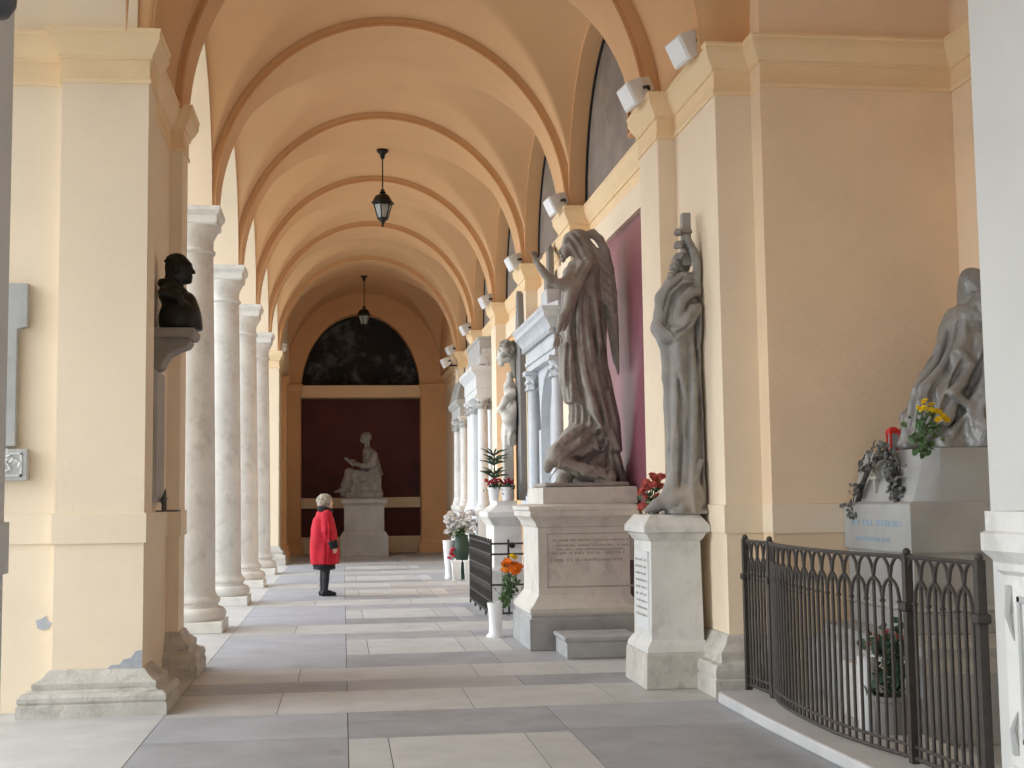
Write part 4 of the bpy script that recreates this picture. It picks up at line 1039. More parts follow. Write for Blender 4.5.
# stone plaque on the wing of the near pier and the small lamp of the foreground pier
t = thing('stone_plaque', 'grey stone memorial plaque on the cream wall behind the edge pier', 'plaque', (-2.75, 9.918, 0))
b = MB(); b.prism([(-.44, 1.92), (-.44, 2.78), (-.50, 2.80), (-.50, 3.12), (.455, 3.12), (.455, 2.80), (.385, 2.78), (.385, 1.92)], 'y', -.075, .0); b.build('slab', GMARBLE, t, bevel=.006)
MB().mould(-.50, .475, -.09, 0, [(0, 1.67), (0, 1.90)]).build('lower_block', GMARBLE, t, bevel=.006)
b = MB(); b.box(.19, .44, -.096, -.085, 1.70, 1.715); b.box(.19, .44, -.096, -.085, 1.86, 1.875); b.box(.19, .205, -.096, -.085, 1.7, 1.87); b.box(.425, .44, -.096, -.085, 1.7, 1.87)
rr = random.Random(3)
for i in range(14): leaf_mb(b, (.315+rr.gauss(0, .05), -.093, 1.787+rr.gauss(0, .03)), (0, -1, 0), .06, rr)
b.build('carved_relief', MARBLE, t)
t = thing('wall_lamp', 'dark rounded lamp high on the grey pier at the edge of the view', 'lamp', (-1.40, 5.30, 3.55))
MB().lathe([(.02, -.10), (.06, -.09), (.085, -.05), (.09, .0), (.08, .10), (.05, .14), (.02, .15)], (.01, .0, .0), 20).build('lamp_body', mat('dark_grey_metal', (.09, .09, .095), .45, .1), t, smooth=50)
MB().tube([(-.03, 0, .05), (-.10, 0, .05)], .02, 8).build('arm', IRON, t)
MB().sphere((-.05, .0, -.26), (.05, .04, .05), 12, 8).build('junction_box', IRON, t, smooth=50)

# ------------------------------------------------------------------ end statue
t = thing('end_pedestal', 'grey stone pedestal in front of the dark end niche', 'pedestal', (0, 0, 0))
x0, x1, y0, y1 = .01, 1.11, 35.0, 36.1
MB().mould(x0, x1, y0, y1, [(.09, 0), (.09, .52), (.07, .55), (.03, .62), (0, .66)]).build('plinth', GMARBLE, t, bevel=.01)
MB().mould(x0, x1, y0, y1, [(-.02, .66), (-.02, 1.34)]).build('dado', GMARBLE, t)
MB().mould(x0, x1, y0, y1, [(-.02, 1.34), (.02, 1.38), (.06, 1.42), (.06, 1.50), (.0, 1.54)]).build('cornice', GMARBLE, t, smooth=25)
def reader():
    t = thing('seated_statue', 'seated robed marble figure holding an open book on the end pedestal', 'statue', (.56, 35.55, 1.54))
    X = lambda px: (px-362)*.0273
    Z = lambda py: (493.5-py)*.0300
    P = lambda px, py, dy=0: (X(px), dy, Z(py))
    S = Sculpt((-.95, -.5, -.01), (.65, .5, 1.85), .02)
    S.box((X(362), 0, .07), (.50, .40, .09), .02, .02)
    S.box((X(366), .05, .35), (.36, .34, .28), .06, .05)
    S.robe([(.62, X(371), .02, .27, .30), (.85, X(370), .02, .22, .27), (1.10, X(369), .0, .20, .26), (1.28, X(367), 0, .17, .27), (1.36, X(366), 0, .09, .13)], .06, [(7, .02, .008, .5)])
    S.cap(P(366, 450), P(364.5, 443), .07, .065, .05)
    S.ell(P(363.5, 439), (.115, .10, .145), .03, ('Y', -.25)); S.ell(P(360.5, 441), (.05, .06, .09), .03); S.cap(P(359.2, 439), P(358.6, 441.5), .02, .025, .02)
    S.ell(P(365.5, 438), (.12, .115, .13), .03); S.chain([P(366, 442, -.07), P(367, 449, -.08)], [.05, .03], .03)
    for s_, f in ((-1, 0), (1, 2)):                              # thighs, shins, feet
        S.chain([P(369, 476, s_*.15), P(352+f, 472, s_*.16), P(348+f, 470, s_*.16)], [.17, .14, .12], .05)
        S.chain([P(348+f, 470, s_*.16), P(343+f*2, 482, s_*.16), P(341+f*2, 490, s_*.16)], [.12, .10, .075], .05)
    S.chain([P(343, 484, -.16), P(339, 486.5, -.2), P(334, 487.5, -.2)], [.07, .06, .035], .03)
    S.robe([(.05, X(354), 0, .26, .36), (.35, X(354), 0, .24, .34), (.62, X(356), 0, .27, .32), (.70, X(357), 0, .22, .28)], .06, [(9, .03, .02, .3)])
    S.chain([P(372, 455, -.24), P(371, 464, -.30), P(361, 465, -.30), P(353, 463, -.2)], [.10, .085, .065, .05], .04)
    S.chain([P(372, 455, .24), P(369, 464, .30), P(358, 464, .26), P(351, 460, .16)], [.10, .085, .065, .05], .04)
    S.ell(P(351, 462, -.16), (.06, .04, .05), .02); S.ell(P(350, 460, .14), (.05, .04, .05), .02)
    R = lambda *q: [(X(a), Z(c)) for a, c in q]
    for q in (((372, 452), (368, 462), (360, 470)), ((376, 458), (374, 470), (370, 482)), ((368, 474), (358, 478), (352, 486)), ((366, 470), (354, 474), (346, 484)), ((374, 478), (364, 484), (356, 490)), ((376, 466), (377, 478), (376, 488)), ((362, 466), (352, 472), (347, 480))):
        S.crease(R(*q), .035, .04)
    S.ripple(.006, 8, 2)
    S.mesh('figure', FARST, t)
    b = MB(); M = Matrix.Translation(P(347.5, 461, -.02)) @ Matrix.Rotation(.75, 4, 'Y')
    b.merge(MB().box(-.17, .17, -.24, .24, -.02, .015), M); b.merge(MB().box(-.155, .155, -.23, .23, .015, .05), M); b.build('book', FARST, t, bevel=.01)
reader()

# ------------------------------------------------------------------ white vase with orange flowers
t = thing('tall_vase', 'tall white flared vase on the floor holding orange flowers', 'vase', (1.64, 14.2, 0))
MB().lathe([(.10, 0), (.10, .015), (.075, .04), (.068, .12), (.078, .28), (.09, .37), (.085, .37), (.07, .26), (.06, .1)], n=28).build('vase_body', VASEW, t, smooth=50)
bouquet('orange_flowers', 'orange and yellow flowers in the tall white floor vase', 'flowers', (1.70, 14.2, .36), ORG, .068,
        [(.03, -.02, .40), (.10, -.03, .42), (.16, 0, .41), (.20, -.03, .38), (.05, -.05, .35), (.13, -.06, .36), (.19, -.04, .33), (.08, .03, .44)],
        [(.10, 0, .18, .045, .09, 110, .05), (.05, 0, .05, .03, .06, 50, .05)])
for i, p in enumerate(((.13, -.02, .50), (.16, .0, .48))):
    o = petal_flower('blossom', YEL, .045, 12, 5).build('blossom', YEL, bpy.data.objects['orange_flowers'], smooth=60); o.location = p; o['label'] = 'yellow blossom'
bouquet('red_flowers', 'pink and red flowers behind the hem of the cloaked statue', 'flowers', (2.545, 10.66, 1.35), RPK, .052,
        [(-.05, -.02, .14), (0, 0, .21), (.05, 0, .25), (.10, 0, .30), (-.03, 0, .26), (.03, .02, .31), (-.06, .02, .18), (.02, -.03, .24), (.07, .02, .27), (-.02, .03, .23), (-.07, -.02, .05), (.05, -.03, .13), (.09, 0, .22)],
        [(.02, .0, .10, .04, .06, 50, .05)])

# ------------------------------------------------------------------ low iron grave fence
t = thing('grave_fence', 'low blackish iron fence round the columned marble tomb', 'fence', (0, 0, 0))
fx, fy0, fy1, fz = 1.83, 16.25, 18.95, .96
n = 20
for i in range(n+1):
    y = fy0+(fy1-fy0)*i/n; MB().box(fx-.012, fx+.012, y-.012, y+.012, 0 if i % 5 == 0 else .05, fz if i % 2 else fz+.03).build('bar', IRON, t)
for j in range(1, 6):
    x = fx+.22*j; MB().box(x-.012, x+.012, fy0-.012, fy0+.012, .05, fz+.02).build('bar', IRON, t)
b = MB()
for z in (.07, .22, .42, .62, .80, .93): b.box(fx-.010, fx+.010, fy0, fy1, z-.012, z+.012)
for z in (.07, .42, .80, .93): b.box(fx, fx+1.15, fy0-.010, fy0+.010, z-.012, z+.012)
for z0 in (.22, .42, .62):
    for i in range(n):
        ya = fy0+(fy1-fy0)*i/n; yb = fy0+(fy1-fy0)*(i+1)/n
        b.tube([(fx, ya, z0), (fx, yb, z0+.19)], .006, 4); b.tube([(fx, yb, z0), (fx, ya, z0+.19)], .006, 4)
b.build('rails', IRON, t)

# ------------------------------------------------------------------ columned marble tomb behind the angel
def small_column(b, x, y, z0, z1, r):
    b.lathe([(r*1.45, 0), (r*1.45, .06), (r*1.2, .07), (r*1.3, .10), (r*1.05, .14), (r, .18), (r*.88, z1-z0-.28), (r*1.0, z1-z0-.27), (r*.9, z1-z0-.25), (r*1.05, z1-z0-.12), (r*1.35, z1-z0-.06), (r*1.4, z1-z0-.05)], (x, y, z0), 20)
    b.box(x-r*1.45, x+r*1.45, y-r*1.45, y+r*1.45, z1-.06, z1)
def acanthus(b, x, y, z, r, seed):
    q = random.Random(seed)
    for ring, (zz, k) in enumerate(((0, 9), (.09, 8))):
        for i in range(k):
            a = 2*pi*i/k+ring*.35; leaf_mb(b, (x+(r+.03)*cos(a), y+(r+.03)*sin(a), z+zz+.05), (cos(a), sin(a), .5), .11, q)
t = thing('marble_tomb', 'blue grey marble wall tomb with entablature and arch behind the angel', 'tomb', (0, 0, 0))
X0_, y0, y1 = 2.66, 16.3, 18.85
BLM = mat('blue_grey_marble', (.52, .545, .58), .5, .08, 3., (.34, .36, .39), 3., .5, .1, 40)
MB().mould(2.60, 2.96, y0-.02, y1+.02, [(0, 0), (0, .5), (-.03, .54), (-.03, 1.28), (.02, 1.34), (.02, 1.46)]).build('base', BLM, t, bevel=.01)
for y in (y0+.20, y1-.20):
    b = MB(); small_column(b, 2.76, y, 1.46, 3.32, .10); b.build('column', BLM, t, smooth=40)
    b = MB(); acanthus(b, 2.76, y, 3.02, .09, 3); b.build('capital', BLM, t, smooth=40)
b = MB(); yc = (y0+y1)/2; A = arc(yc, 2.45, .72, .80, n=28); T = [(y0+.35+(y1-y0-.70)*i/28, 3.32) for i in range(29)]
for x in (2.80, 2.97): b.rings([[(x, *p) for p in A], [(x, *p) for p in T]], closed=False, cap=False)
b.rings([[(2.80, *p) for p in A], [(2.97, *p) for p in A]], closed=False, cap=False)
for s0, s1 in ((y0+.35, yc-.72), (yc+.72, y1-.35)): b.box(2.80, 2.97, s0, s1, 1.46, 2.46)
b.box(2.93, 2.97, y0+.3, y1-.3, 1.46, 3.32)
b.build('arch_panel', BLM, t, smooth=40)
MB().mould(X0_, 2.96, y0, y1, [(-.03, 3.32), (-.03, 3.40), (.0, 3.41), (0, 3.46), (-.02, 3.47), (-.02, 3.66)]).build('frieze', BLM, t)
b = MB()
for i in range(26): yy = y0+.03+(y1-y0-.06)*i/25; b.box(X0_-.045, X0_, yy-.025, yy+.025, 3.60, 3.66)
b.box(X0_-.02, X0_+.02, y0, y1, 3.60, 3.66); b.build('dentil_moulding', BLM, t)
MB().mould(X0_, 2.81, y0, y1, [(.03, 3.66), (.05, 3.70), (.10, 3.78), (.13, 3.80), (.13, 3.86), (.16, 3.90), (.16, 3.93), (.04, 3.95)]).build('cornice', BLM, t, smooth=25)
b = MB(); b.prism([(y0+.1, 3.94), (y0+.1, 4.04), (yc-.30, 4.12), (yc-.22, 4.34), (yc+.22, 4.34), (yc+.30, 4.12), (y1-.1, 4.04), (y1-.1, 3.94)], 'x', 2.75, 2.95); b.build('gable', BLM, t, bevel=.015)
MB().mould(2.78, 2.92, yc-.13, yc+.13, [(0, 4.34), (0, 4.52), (-.03, 4.56), (-.03, 4.92), (-.07, 5.0)]).build('finial', DMARBLE, t, bevel=.01)
# ------------------------------------------------------------------ grey stele with the leaning figure
t = thing('stele', 'tall dark grey stone slab with pointed top on the pilaster beyond the angel', 'stele', (2.748, 0, 0))
b = MB(); b.prism([(19.40, 1.46), (19.40, 3.90), (19.50, 4.05), (19.60, 4.62), (19.68, 4.68), (19.76, 4.62), (19.86, 4.05), (19.98, 3.90), (19.98, 1.46)], 'x', -.09, 0); b.build('slab', mat('grey_slab_stone', (.20, .195, .19), .6, .12, 3.), t, bevel=.01)
t = thing('stele_pedestal', 'pale stone tomb base with moulded top carrying the two red flower pots', 'pedestal', (0, 0, 0))
x0, x1, y0, y1 = 2.22, 2.64, 19.30, 20.35
MB().mould(x0, x1, y0, y1, [(.06, 0), (.06, .42), (.03, .46), (0, .5), (0, 1.08), (.03, 1.12)]).build('dado', MARBLE, t, bevel=.006)
MB().mould(x0, x1, y0, y1, [(.03, 1.12), (.05, 1.16), (.10, 1.22), (.10, 1.29), (.02, 1.33), (-.06, 1.40), (-.06, 1.46)]).build('cornice', MARBLE, t, smooth=25)
b = MB(); b.sphere((2.49, y0-.01, .80), (.03, .015, .03), 10, 6); b.sphere((2.49, y0-.015, .80), (.045, .008, .045), 10, 6); b.build('bronze_boss', BRONZE, t, smooth=50)
def leaning():
    t = thing('leaning_statue', 'stained white marble figure with curly hair leaning on the grey stele', 'statue', (2.52, 19.9, 1.46))
    X = lambda px: (px-510)*.0154
    Z = lambda py: (499-py)*.0158
    P = lambda px, py, dy=0: (X(px), dy, Z(py))
    S = Sculpt((-.28, -.36, -.01), (.12, .36, 2.52), .0125)
    S.box((X(510), 0, .5), (.075, .16, .5), .02, .03)                               # block the figure rests on
    S.robe([(.85, X(512), 0, .10, .17), (1.1, X(512), 0, .12, .19), (1.22, X(513), 0, .10, .16)], .04, [(7, .012, .008, .4)])
    S.chain([P(513, 424), P(514, 408), P(514, 396)], [.11, .10, .11], .05)
    S.chain([P(514, 396, -.12), P(513, 388, 0), P(514, 396, .14)], [.075, .09, .075], .05)
    S.chain([P(513, 388), P(513, 376)], [.055, .05], .03)
    S.chain([P(516, 395, -.15), P(507, 402, -.22), P(502, 411, -.18)], [.07, .06, .05], .03)
    S.chain([P(502, 411, -.18), P(506, 416, -.2), P(515, 420, -.12)], [.052, .05, .04], .03)
    S.chain([P(517, 408, -.16), P(510, 420, -.22), P(513, 428, -.18)], [.09, .10, .07], .05)
    S.chain([P(515, 395, .15), P(512, 410, .18), P(506, 414, .08)], [.065, .055, .045], .03)
    S.ell(P(501.5, 411, -.12), (.05, .05, .06), .02)
    S.ell(P(510, 355), (.125, .115, .15), .03); S.ell(P(505, 359), (.07, .075, .10), .03); S.cap(P(501.5, 357), P(500.5, 361.5), .02, .026, .02); S.ell(P(504.5, 366), (.045, .045, .04), .02)
    S.cap(P(502, 353, -.06), P(502, 353, .06), .022, .022, .02)
    S.mesh('figure', NUDEM, t)
    H = Sculpt((-.22, -.22, Z(380)), (.14, .22, 2.52), .0125); q = random.Random(9)
    H.ell(P(513, 352), (.125, .135, .14), .03)
    for i in range(60):                                          # curls
        a = q.uniform(0, 6.28); u = q.uniform(-.6, 1)
        c = (X(512)+.155*cos(a)*sqrt(1-u*u*.8), .15*sin(a)*sqrt(1-u*u*.8), Z(354)+.15*u+.01)
        if c[0] < X(506) and u < .45: continue
        H.ell(c, (.044, .044, .040), .010)
    H.chain([P(517, 362), P(518.5, 374), P(519, 386)], [.075, .06, .03], .03)
    H.mesh('hair', mat('stained_dark_marble', (.26, .25, .22), .7, .3, 8.), t)
leaning()
def pot(loc, label, m, seed):
    t = thing('flower_pot', label, 'flower pot', loc, 0, 'white pots on the tomb base')
    MB().lathe([(.065, 0), (.085, .16), (.095, .165), (.095, .20), (.08, .2), (.075, .12)], n=20).build('pot_body', WPLA, t, smooth=40)
    q = random.Random(seed); sp = [(q.gauss(0, .07), q.gauss(0, .07), .05+q.uniform(0, .08)) for i in range(16)]
    bouquet('red_plant', 'red flowering plant in the %s' % label.replace('white pot', 'white pot', 1), 'plant', (loc[0], loc[1], loc[2]+.19), m, .035, sp, [(0, 0, .02, .06, .03, 60, .05)], True, DGREEN, 'red plants on the tomb base', seed, 9)
pot((2.245, 19.46, 1.46), 'white pot on the tomb base, farther from the angel', REDP, 3)
pot((2.43, 19.40, 1.46), 'white pot on the tomb base, beside the grey slab', REDP, 8)
t = thing('spiky_plant', 'dark green spiky branching plant rising behind the red pots', 'plant', (2.28, 19.70, 1.46))
MB().lathe([(.06, 0), (.075, .14), (.08, .15), (.08, .17), (.06, .17)], n=16).build('pot_body', DMARBLE, t, smooth=40)
b = MB(); b.tube([(0, 0, .12), (.01, 0, .45), (0, 0, .72)], .010, 6); q = random.Random(5)
for z in (.34, .40, .54, .60, .68):
    for i in range(9):
        a = 2*pi*i/9+z*7; L = q.uniform(.16, .24)
        p0 = Vector((0, 0, z)); p1 = Vector((L*cos(a), L*sin(a), z+.06+q.uniform(-.02, .06)))
        b.tube([tuple(p0), tuple(p0.lerp(p1, .5)+Vector((0, 0, .02))), tuple(p1)], [.008, .014, .004], 5)
b.build('branches', DGREEN, t, smooth=60)

# ------------------------------------------------------------------ white columned monument, farther small monument
t = thing('columned_monument', 'white marble wall monument with pairs of columns and a dark attic', 'monument', (0, 0, 0))
y0, y1, X0_ = 24.25, 26.6, 2.50
MB().mould(X0_, 2.93, y0, y1, [(.04, 0), (.04, .5), (0, .56), (0, 1.16), (.04, 1.2), (.04, 1.28)]).build('base', WMARBLE, t, bevel=.01)
for (x, y) in ((2.62, y0+.13), (2.62, y1-.13), (2.83, y0+.13), (2.62, (y0+y1)/2+.45)):
    b = MB(); small_column(b, x, y, 1.28, 3.44, .105 if x < 2.7 else .075); b.build('column', WMARBLE, t, smooth=40)
    b = MB(); acanthus(b, x, y, 3.16, .10 if x < 2.7 else .07, 4); b.build('capital', GMARBLE, t, smooth=40)
MB().box(2.80, 2.97, y0+.25, y1-.2, 1.28, 3.44).build('back_panel', WMARBLE, t)
MB().mould(X0_, 2.86, y0, y1, [(0, 3.44), (0, 3.56), (.015, 3.57), (.015, 3.78), (.05, 3.82), (.09, 3.88), (.11, 3.9), (.11, 3.98), (.02, 4.0)]).build('entablature', WMARBLE, t, smooth=25)
MB().mould(X0_+.06, 2.94, y0+.05, y1-.05, [(0, 4.0), (0, 4.48), (.03, 4.5), (.03, 4.55)]).build('attic', GMARBLE, t, bevel=.01)
b = MB(); b.rings([[(2.74+.19*cos(a), y0+.03-.05, 4.02+.30*sin(a)*(1 if 0 <= a <= pi else 0)) for a in [pi*i/12 for i in range(13)]], [(2.74+.19*cos(a), y0+.06, 4.02+.30*sin(a)) for a in [pi*i/12 for i in range(13)]]]); 
q = random.Random(6)
for i in range(16): leaf_mb(b, (2.74+q.gauss(0, .07), y0-.03, 4.15+q.gauss(0, .07)), (0, -1, .2), .10, q)
b.build('carved_shell', WMARBLE, t, smooth=40)
ROOFG = mat('dark_roof_stone', (.26, .25, .24), .7, .15, 3.)
t = thing('gabled_monument', 'small weathered monument with dark gabled top, farthest along the long wall', 'monument', (0, 0, 0))
y0, y1, X0_ = 28.3, 30.4, 2.54
MB().mould(X0_, 2.93, y0, y1, [(.04, 0), (.04, .6), (0, .65), (0, 1.2), (.04, 1.26), (.04, 1.34)]).build('base', MARBLE, t, bevel=.01)
for y in (y0+.12, y1-.12):
    b = MB(); small_column(b, X0_+.12, y, 1.34, 3.30, .095); b.build('column', MARBLE, t, smooth=40)
    b = MB(); acanthus(b, X0_+.12, y, 3.04, .085, 4); b.build('capital', GMARBLE, t, smooth=40)
MB().box(2.70, 2.97, y0+.1, y1-.1, 1.34, 3.3).build('back_panel', MARBLE, t)
MB().mould(X0_, 2.89, y0, y1, [(0, 3.30), (0, 3.50), (.05, 3.54), (.08, 3.60), (.08, 3.66)]).build('entablature', GMARBLE, t, smooth=25)
b = MB(); b.rings([[(X0_-.06, y0-.06, 3.66), (2.95, y0-.06, 3.66), (2.95, y1+.06, 3.66), (X0_-.06, y1+.06, 3.66)], [(X0_+.06, y0+.0, 4.14), (2.95, y0+.0, 4.14), (2.95, y1-.0, 4.14), (X0_+.06, y1, 4.14)], [(X0_+.10, y0+.0, 4.18), (2.95, y0+.0, 4.18), (2.95, y1-.0, 4.18), (X0_+.10, y1, 4.18)]]); b.build('sloping_roof', ROOFG, t)

# white planters and bouquet farther along the wall
def planter(loc, label, w=.085, h=.34):
    t = thing('white_planter', label, 'planter', loc, 0, 'white square planters on the floor')
    MB().mould(-w, w, -w, w, [(-.02, 0), (0, h), (.012, h), (.012, h+.03), (-.01, h+.03), (-.03, h-.05)]).build('planter_body', WPLA, t, bevel=.004)
    b = MB()
    for i in range(5): b.box(-w*.8+i*w*.4-.008, -w*.8+i*w*.4+.008, -w-.006, -w+.01, .03, h-.03)
    b.build('fluting', WPLA, t)
planter((2.06, 24.0, 0), 'white plastic planter on the floor, one nearer the corridor middle')
planter((2.28, 23.92, 0), 'white plastic planter on the floor, one nearer the wall')
t = thing('green_vase', 'large dark green vase holding a white bouquet behind the white planters', 'vase', (2.20, 24.4, 0))
MB().lathe([(.08, 0), (.10, .03), (.07, .10), (.10, .28), (.145, .50), (.15, .62), (.12, .78), (.13, .82), (.10, .8)], n=24).build('vase_body', mat('dark_green_glaze', (.03, .055, .04), .35, .2), t, smooth=50)
q = random.Random(12)
bouquet('white_bouquet', 'large spray of white flowers in the dark green vase', 'flowers', (2.17, 24.37, .80), WHT, .085,
        [(max(-.3, min(.26, q.gauss(-.0, .14))), q.gauss(0, .10), q.uniform(.06, .44)) for i in range(48)], [(0, 0, .08, .10, .07, 36, .07)], True, GREEN, None, 5, 8)
t = thing('white_jug', 'white flower container with red blossoms left of the dark green vase', 'vase', (1.98, 24.6, 0))
MB().lathe([(.08, 0), (.09, .02), (.07, .1), (.10, .4), (.12, .70), (.13, .72), (.10, .72), (.08, .5)], n=20).build('vase_body', VASEW, t, smooth=40)
bouquet('red_blossoms', 'few red blossoms hanging beside the white flower container', 'flowers', (2.0, 24.43, .42), REDP, .06, [(0, -.05, .05), (.06, -.04, 0), (-.04, -.05, -.03), (.03, -.06, .12)], None, False, GREEN, None, 4, 9)

# ------------------------------------------------------------------ foreground statue at the edge of the view
t = thing('edge_pedestal', 'pale carved pedestal at the edge of the view beside the railing end', 'pedestal', (0, 0, 0))
x0, x1, y0, y1 = 2.68, 2.98, 4.30, 5.07
MB().mould(x0, x1, y0, y1, [(.06, 0), (.06, .30), (.04, .34), (.0, .40)]).build('plinth', MARBLE, t, bevel=.008)
MB().mould(x0, x1, y0, y1, [(0, .40), (0, 1.16)]).build('dado', MARBLE, t)
MB().mould(x0, x1, y0, y1, [(0, 1.16), (.02, 1.18), (.02, 1.21), (.035, 1.23), (.06, 1.26), (.06, 1.33), (.045, 1.34), (.045, 1.42)]).build('cornice', MARBLE, t, smooth=25)
b = MB()
for a0, a1, c0, c1 in ((4.42, 4.95, .50, .52), (4.42, 4.95, 1.06, 1.08), (4.42, 4.44, .5, 1.08), (4.93, 4.95, .5, 1.08)): b.box(x0-.012, x0+.01, a0, a1, c0, c1)
b.build('raised_border', GMARBLE, t)
b = MB(); q = random.Random(2)
b.tube([(x0, 5.02, 1.12), (x0-.02, 5.01, 1.0), (x0, 5.0, .9)], [.02, .012, .004], 6); b.build('scroll_moulding', GMARBLE, t); b = MB(); b.tube([(x0, 5.02, .45), (x0-.02, 5.01, .55), (x0, 5.0, .62)], [.02, .012, .004], 6)
b.build('scroll_moulding', GMARBLE, t)
def edge_statue():
    t = thing('edge_statue', 'grey robed statue only whose hem shows above the carved edge pedestal', 'statue', (2.84, 4.68, 1.42))
    S = Sculpt((-.28, -.36, -.0), (.19, .40, 1.75), .012)
    S.robe([(0, .02, 0, .19, .27), (.10, .03, 0, .165, .24), (.3, .05, -.02, .12, .20), (.6, .06, -.05, .10, .16), (1.0, .06, -.05, .10, .15), (1.25, .06, -.05, .11, .17), (1.36, .06, -.05, .06, .08)], .04, [(9, .02, .006, .2)], .5)
    S.cap((.05, -.05, 1.30), (.05, -.05, 1.46), .06, .055, .04); S.ell((.06, -.05, 1.53), (.085, .085, .10), .03)
    S.ell((.05, -.05, 1.50), (.08, .075, .105), .03); S.cap((-.03, -.05, 1.51), (-.045, -.05, 1.475), .012, .016, .012); S.ell((-.02, -.05, 1.49), (.025, .03, .05), .03)
    S.chain([(.0, .1, 1.2), (-.06, .10, 1.0), (-.08, .0, .9)], [.05, .045, .03], .03); S.chain([(.0, -.2, 1.2), (-.06, -.2, 1.0), (-.08, -.1, .92)], [.05, .045, .03], .03)
    S.chain([(-.08, .2, .04), (-.05, .28, .03), (.0, .32, .03)], [.05, .05, .04], .03)
    S.mesh('figure', WRAP, t)
edge_statue()

# ------------------------------------------------------------------ the woman in red
def woman():
    t = thing('person', 'woman with short grey hair in a red coat standing on the gallery floor', 'person', (-.28, 20.85, 0), .3)
    SKIN = mat('skin', (.62, .40, .30), .6, .06); COAT = mat('red_coat_wool', (.42, .012, .026), .85, .14, 6.); BLK2 = mat('black_wool', (.012, .012, .014), .85, .2, 20.)
    STOCK = mat('black_stocking', (.02, .02, .023), .7, .2, 20.); SHOE = mat('black_shoe_leather', (.012, .012, .012), .35, .2, 20.); HAIR = mat('grey_hair', (.30, .245, .18), .7, .3, 30., c2=(.42, .38, .32))
    # body, facing +x
    S = Sculpt((-.30, -.36, -.005), (.32, .36, 1.60), .010)
    for s_ in (-1, 1):
        S.chain([(-.01, s_*.085, .82), (.0, s_*.075, .46), (-.02, s_*.07, .09)], [.095, .056, .036], .03)
        S.chain([(-.03, s_*.07, .06), (.04, s_*.075, .045), (.12, s_*.085, .03)], [.04, .034, .024], .02)
        S.chain([(-.02, s_*.17, 1.26), (-.03, s_*.235, 1.02), (.06, s_*.245, .80)], [.055, .043, .032], .03)
        S.ell((.075, s_*.245, .755), (.034, .018, .042), .01)
        for i in range(4): S.chain([(.055+.017*i, s_*.245, .735), (.06+.018*i, s_*.243, .695+.006*abs(i-1.4)), (.058+.016*i, s_*.236, .668+.008*abs(i-1.4))], [.0095, .0085, .007], .005)
        S.chain([(.10, s_*.235, .765), (.118, s_*.228, .735), (.118, s_*.222, .712)], [.011, .0095, .008], .006)
    S.ell((-.01, 0, .90), (.13, .165, .14), .05); S.ell((-.01, 0, 1.14), (.125, .16, .20), .06); S.cap((-.01, -.13, 1.27), (-.01, .13, 1.27), .065, .065, .05)
    S.cap((-.01, 0, 1.30), (.015, 0, 1.40), .052, .05, .03)
    S.ell((.015, 0, 1.485), (.095, .075, .105), .02); S.ell((.045, 0, 1.44), (.062, .056, .07), .02)
    S.cap((.105, 0, 1.475), (.122, 0, 1.445), .009, .014, .01); S.ell((.09, 0, 1.385), (.026, .026, .02), .02)
    S.cap((.10, -.016, 1.418), (.10, .016, 1.418), .007, .007, .006); S.cap((.10, -.014, 1.408), (.10, .014, 1.408), .007, .007, .006)
    for s_ in (-1, 1):
        S.ell((.094, s_*.03, 1.475), (.014, .016, .010), .008, None, True); S.ell((.092, s_*.03, 1.475), (.012, .013, .008), .004)
        S.ell((.01, s_*.076, 1.46), (.022, .010, .032), .008)
    S.mesh('body', SKIN, t)
    H = Sculpt((-.15, -.15, 1.32), (.16, .15, 1.62), .008)
    H.ell((-.005, 0, 1.51), (.115, .108, .095), .02); H.ell((-.045, 0, 1.46), (.085, .10, .085), .03)
    H.ell((.115, 0, 1.43), (.065, .09, .085), .02, None, True)
    q = random.Random(3)
    for i in range(60):
        a = q.uniform(0, 6.28); u = q.uniform(-.7, 1); c = (-.015+.105*cos(a)*sqrt(1-u*u*.9), .10*sin(a)*sqrt(1-u*u*.9), 1.50+.088*u)
        if c[0] > .06 and c[2] < 1.52: continue
        H.chain([c, (c[0]*1.08-.01, c[1]*1.05, c[2]-.025)], [.018, .013], .008)
    H.mesh('hair', HAIR, t)
    C = Sculpt((-.28, -.36, .40), (.28, .36, 1.38), .010)
    C.robe([(.50, -.01, 0, .215, .25), (.66, -.01, 0, .222, .255), (.85, -.015, 0, .22, .25), (1.05, -.025, 0, .20, .235), (1.20, -.025, 0, .165, .215), (1.30, -.01, 0, .10, .14), (1.345, 0, 0, .07, .075)], .03, [(4, .010, .003, .6), (7, .006, .001, 1.2)])
    for s_ in (-1, 1):
        C.chain([(-.02, s_*.16, 1.265), (-.03, s_*.245, 1.03), (.05, s_*.255, .82)], [.085, .082, .072], .03)
    C.ell((-.0, 0, 1.40), (.06, .062, .12), .01, None, True)
    C.crease([(0.0, 1.2), (.0, .9), (.02, .55)], .012, .015, sub=True); C.crease([(-.06, 1.15), (-.05, .8), (-.06, .5)], .014, .02, sub=True)
    C.crease([(-.02, 1.12), (.04, .98), (.03, .86)], .012, .02)
    C.mesh('coat', COAT, t)
    K = Sculpt((-.2, -.3, .4), (.2, .3, .56), .010)
    K.robe([(.415, -.01, 0, .165, .21), (.54, -.01, 0, .17, .215)], .02, [(5, .01, .004, .3)]); K.mesh('skirt', BLK2, t)
    Q = Sculpt((-.16, -.17, 1.24), (.16, .17, 1.44), .008)
    for i in range(16):
        a = 2*pi*i/16; Q.ell((.0+.085*cos(a), .092*sin(a), 1.345-.02*cos(a)), (.04, .04, .045), .015)
    Q.mesh('fur_collar', BLK2, t)
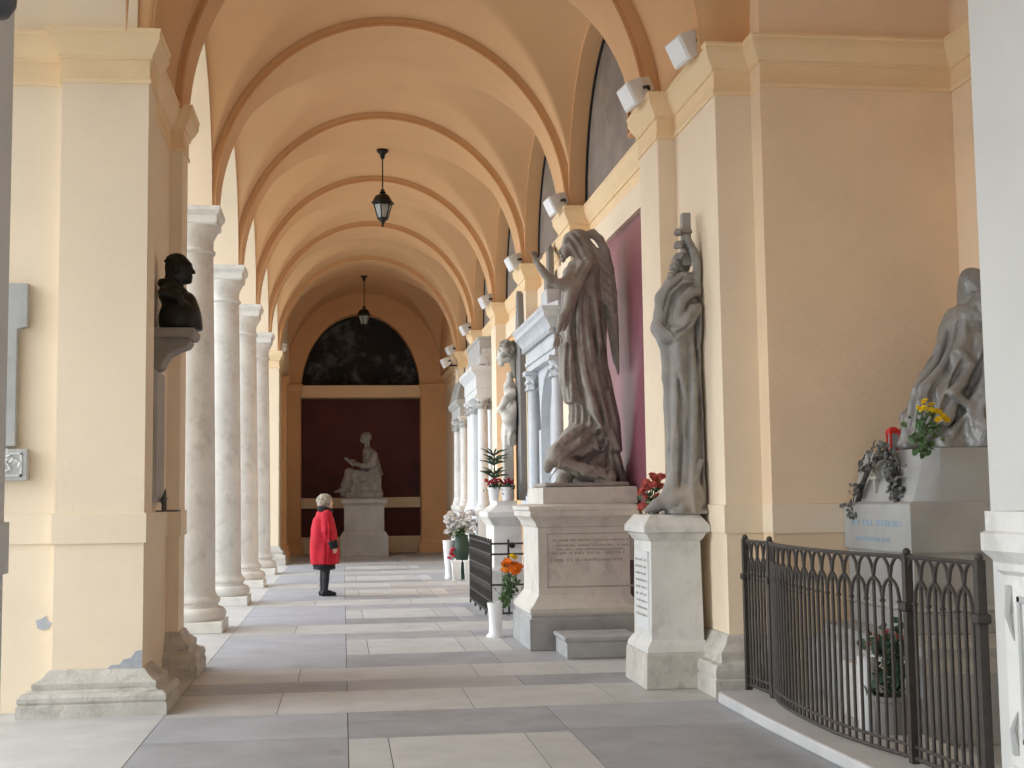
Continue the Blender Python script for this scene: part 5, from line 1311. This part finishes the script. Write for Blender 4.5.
    for s_ in (-1, 1):
        U = Sculpt((-.04, s_*.255-.11, .74), (.16, s_*.255+.11, .90), .008); U.chain([(.04, s_*.255, .845), (.06, s_*.255, .80)], [.078, .076], .01)
        U.cap((.066, s_*.25, .78), (.07, s_*.25, .70), .04, .04, .006, True); U.mesh('fur_cuff', BLK2, t)
        G = Sculpt((-.10, s_*.08-.12, .05), (.10, s_*.08+.12, .50), .008); G.chain([(.0, s_*.076, .49), (.0, s_*.075, .44), (-.012, s_*.072, .26), (-.02, s_*.07, .07)], [.064, .062, .052, .042], .02); G.mesh('stocking', STOCK, t)
        W = Sculpt((-.10, s_*.08-.08, -.002), (.20, s_*.08+.08, .12), .006)
        W.chain([(-.045, s_*.07, .05), (.04, s_*.076, .048), (.125, s_*.086, .034)], [.045, .044, .032], .02); W.box((-.05, s_*.07, .012), (.028, .03, .014), .004, .005); W.box((.5, s_*.07, -.095), (2, .5, .1), .002, .004, True)
        W.cap((-.02, s_*.07, .10), (-.02, s_*.07, .16), .038, .05, .006, True); W.mesh('shoe', SHOE, t)
    h = thing('handbag', 'dark handbag hanging at the side of the woman in the red coat', 'handbag', (-.28, 20.85, 0), .3)
    b = MB(); M = Matrix.Translation((-.02, .365, .72))
    b.merge(MB().rings([[(-.10, -.03, -.10), (.10, -.03, -.10), (.10, .03, -.10), (-.10, .03, -.10)], [(-.12, -.04, 0), (.12, -.04, 0), (.12, .04, 0), (-.12, .04, 0)], [(-.09, -.025, .09), (.09, -.025, .09), (.09, .025, .09), (-.09, .025, .09)]]), M)
    b.build('bag_body', SHOE, h, bevel=.012)
    MB().tube([(-.10, .365, .80), (-.09, .34, 1.0), (-.06, .29, 1.20), (-.03, .22, 1.33), (.02, .25, 1.28), (.05, .33, 1.05), (.07, .365, .80)], .010, 6).build('strap', SHOE, h, smooth=60)
woman()
# ------------------------------------------------------------------ light: overcast sky, brightest low over the courtyard side
w = bpy.data.worlds.new('overcast_sky'); SC.world = w; w.use_nodes = True
nt = w.node_tree; N = nt.nodes; L = nt.links; bg = N['Background']
tc = N.new('ShaderNodeTexCoord'); dt = N.new('ShaderNodeVectorMath'); dt.operation = 'DOT_PRODUCT'
d = Vector((-.93, -.05, .36)).normalized(); dt.inputs[1].default_value = d
L.new(tc.outputs['Generated'], dt.inputs[0])
def math_node(op, a, b):
    m = N.new('ShaderNodeMath'); m.operation = op
    for i, q in enumerate((a, b)):
        if isinstance(q, float): m.inputs[i].default_value = q
        else: L.new(q, m.inputs[i])
    return m.outputs[0]
g = math_node('MAXIMUM', dt.outputs['Value'], 0.); g = math_node('POWER', g, 4.); g = math_node('MULTIPLY', g, 7.5); g = math_node('ADD', g, 1.9)
bg.inputs['Color'].default_value = (.90, .96, 1.0, 1); L.new(g, bg.inputs['Strength'])
SC.view_settings.view_transform = 'Standard'; SC.view_settings.look = 'None'; SC.view_settings.gamma = 1; SC.view_settings.use_curve_mapping = False
SC.view_settings.exposure = -.40
SC.cycles.max_bounces = 12; SC.cycles.diffuse_bounces = 8; SC.cycles.use_denoising = True
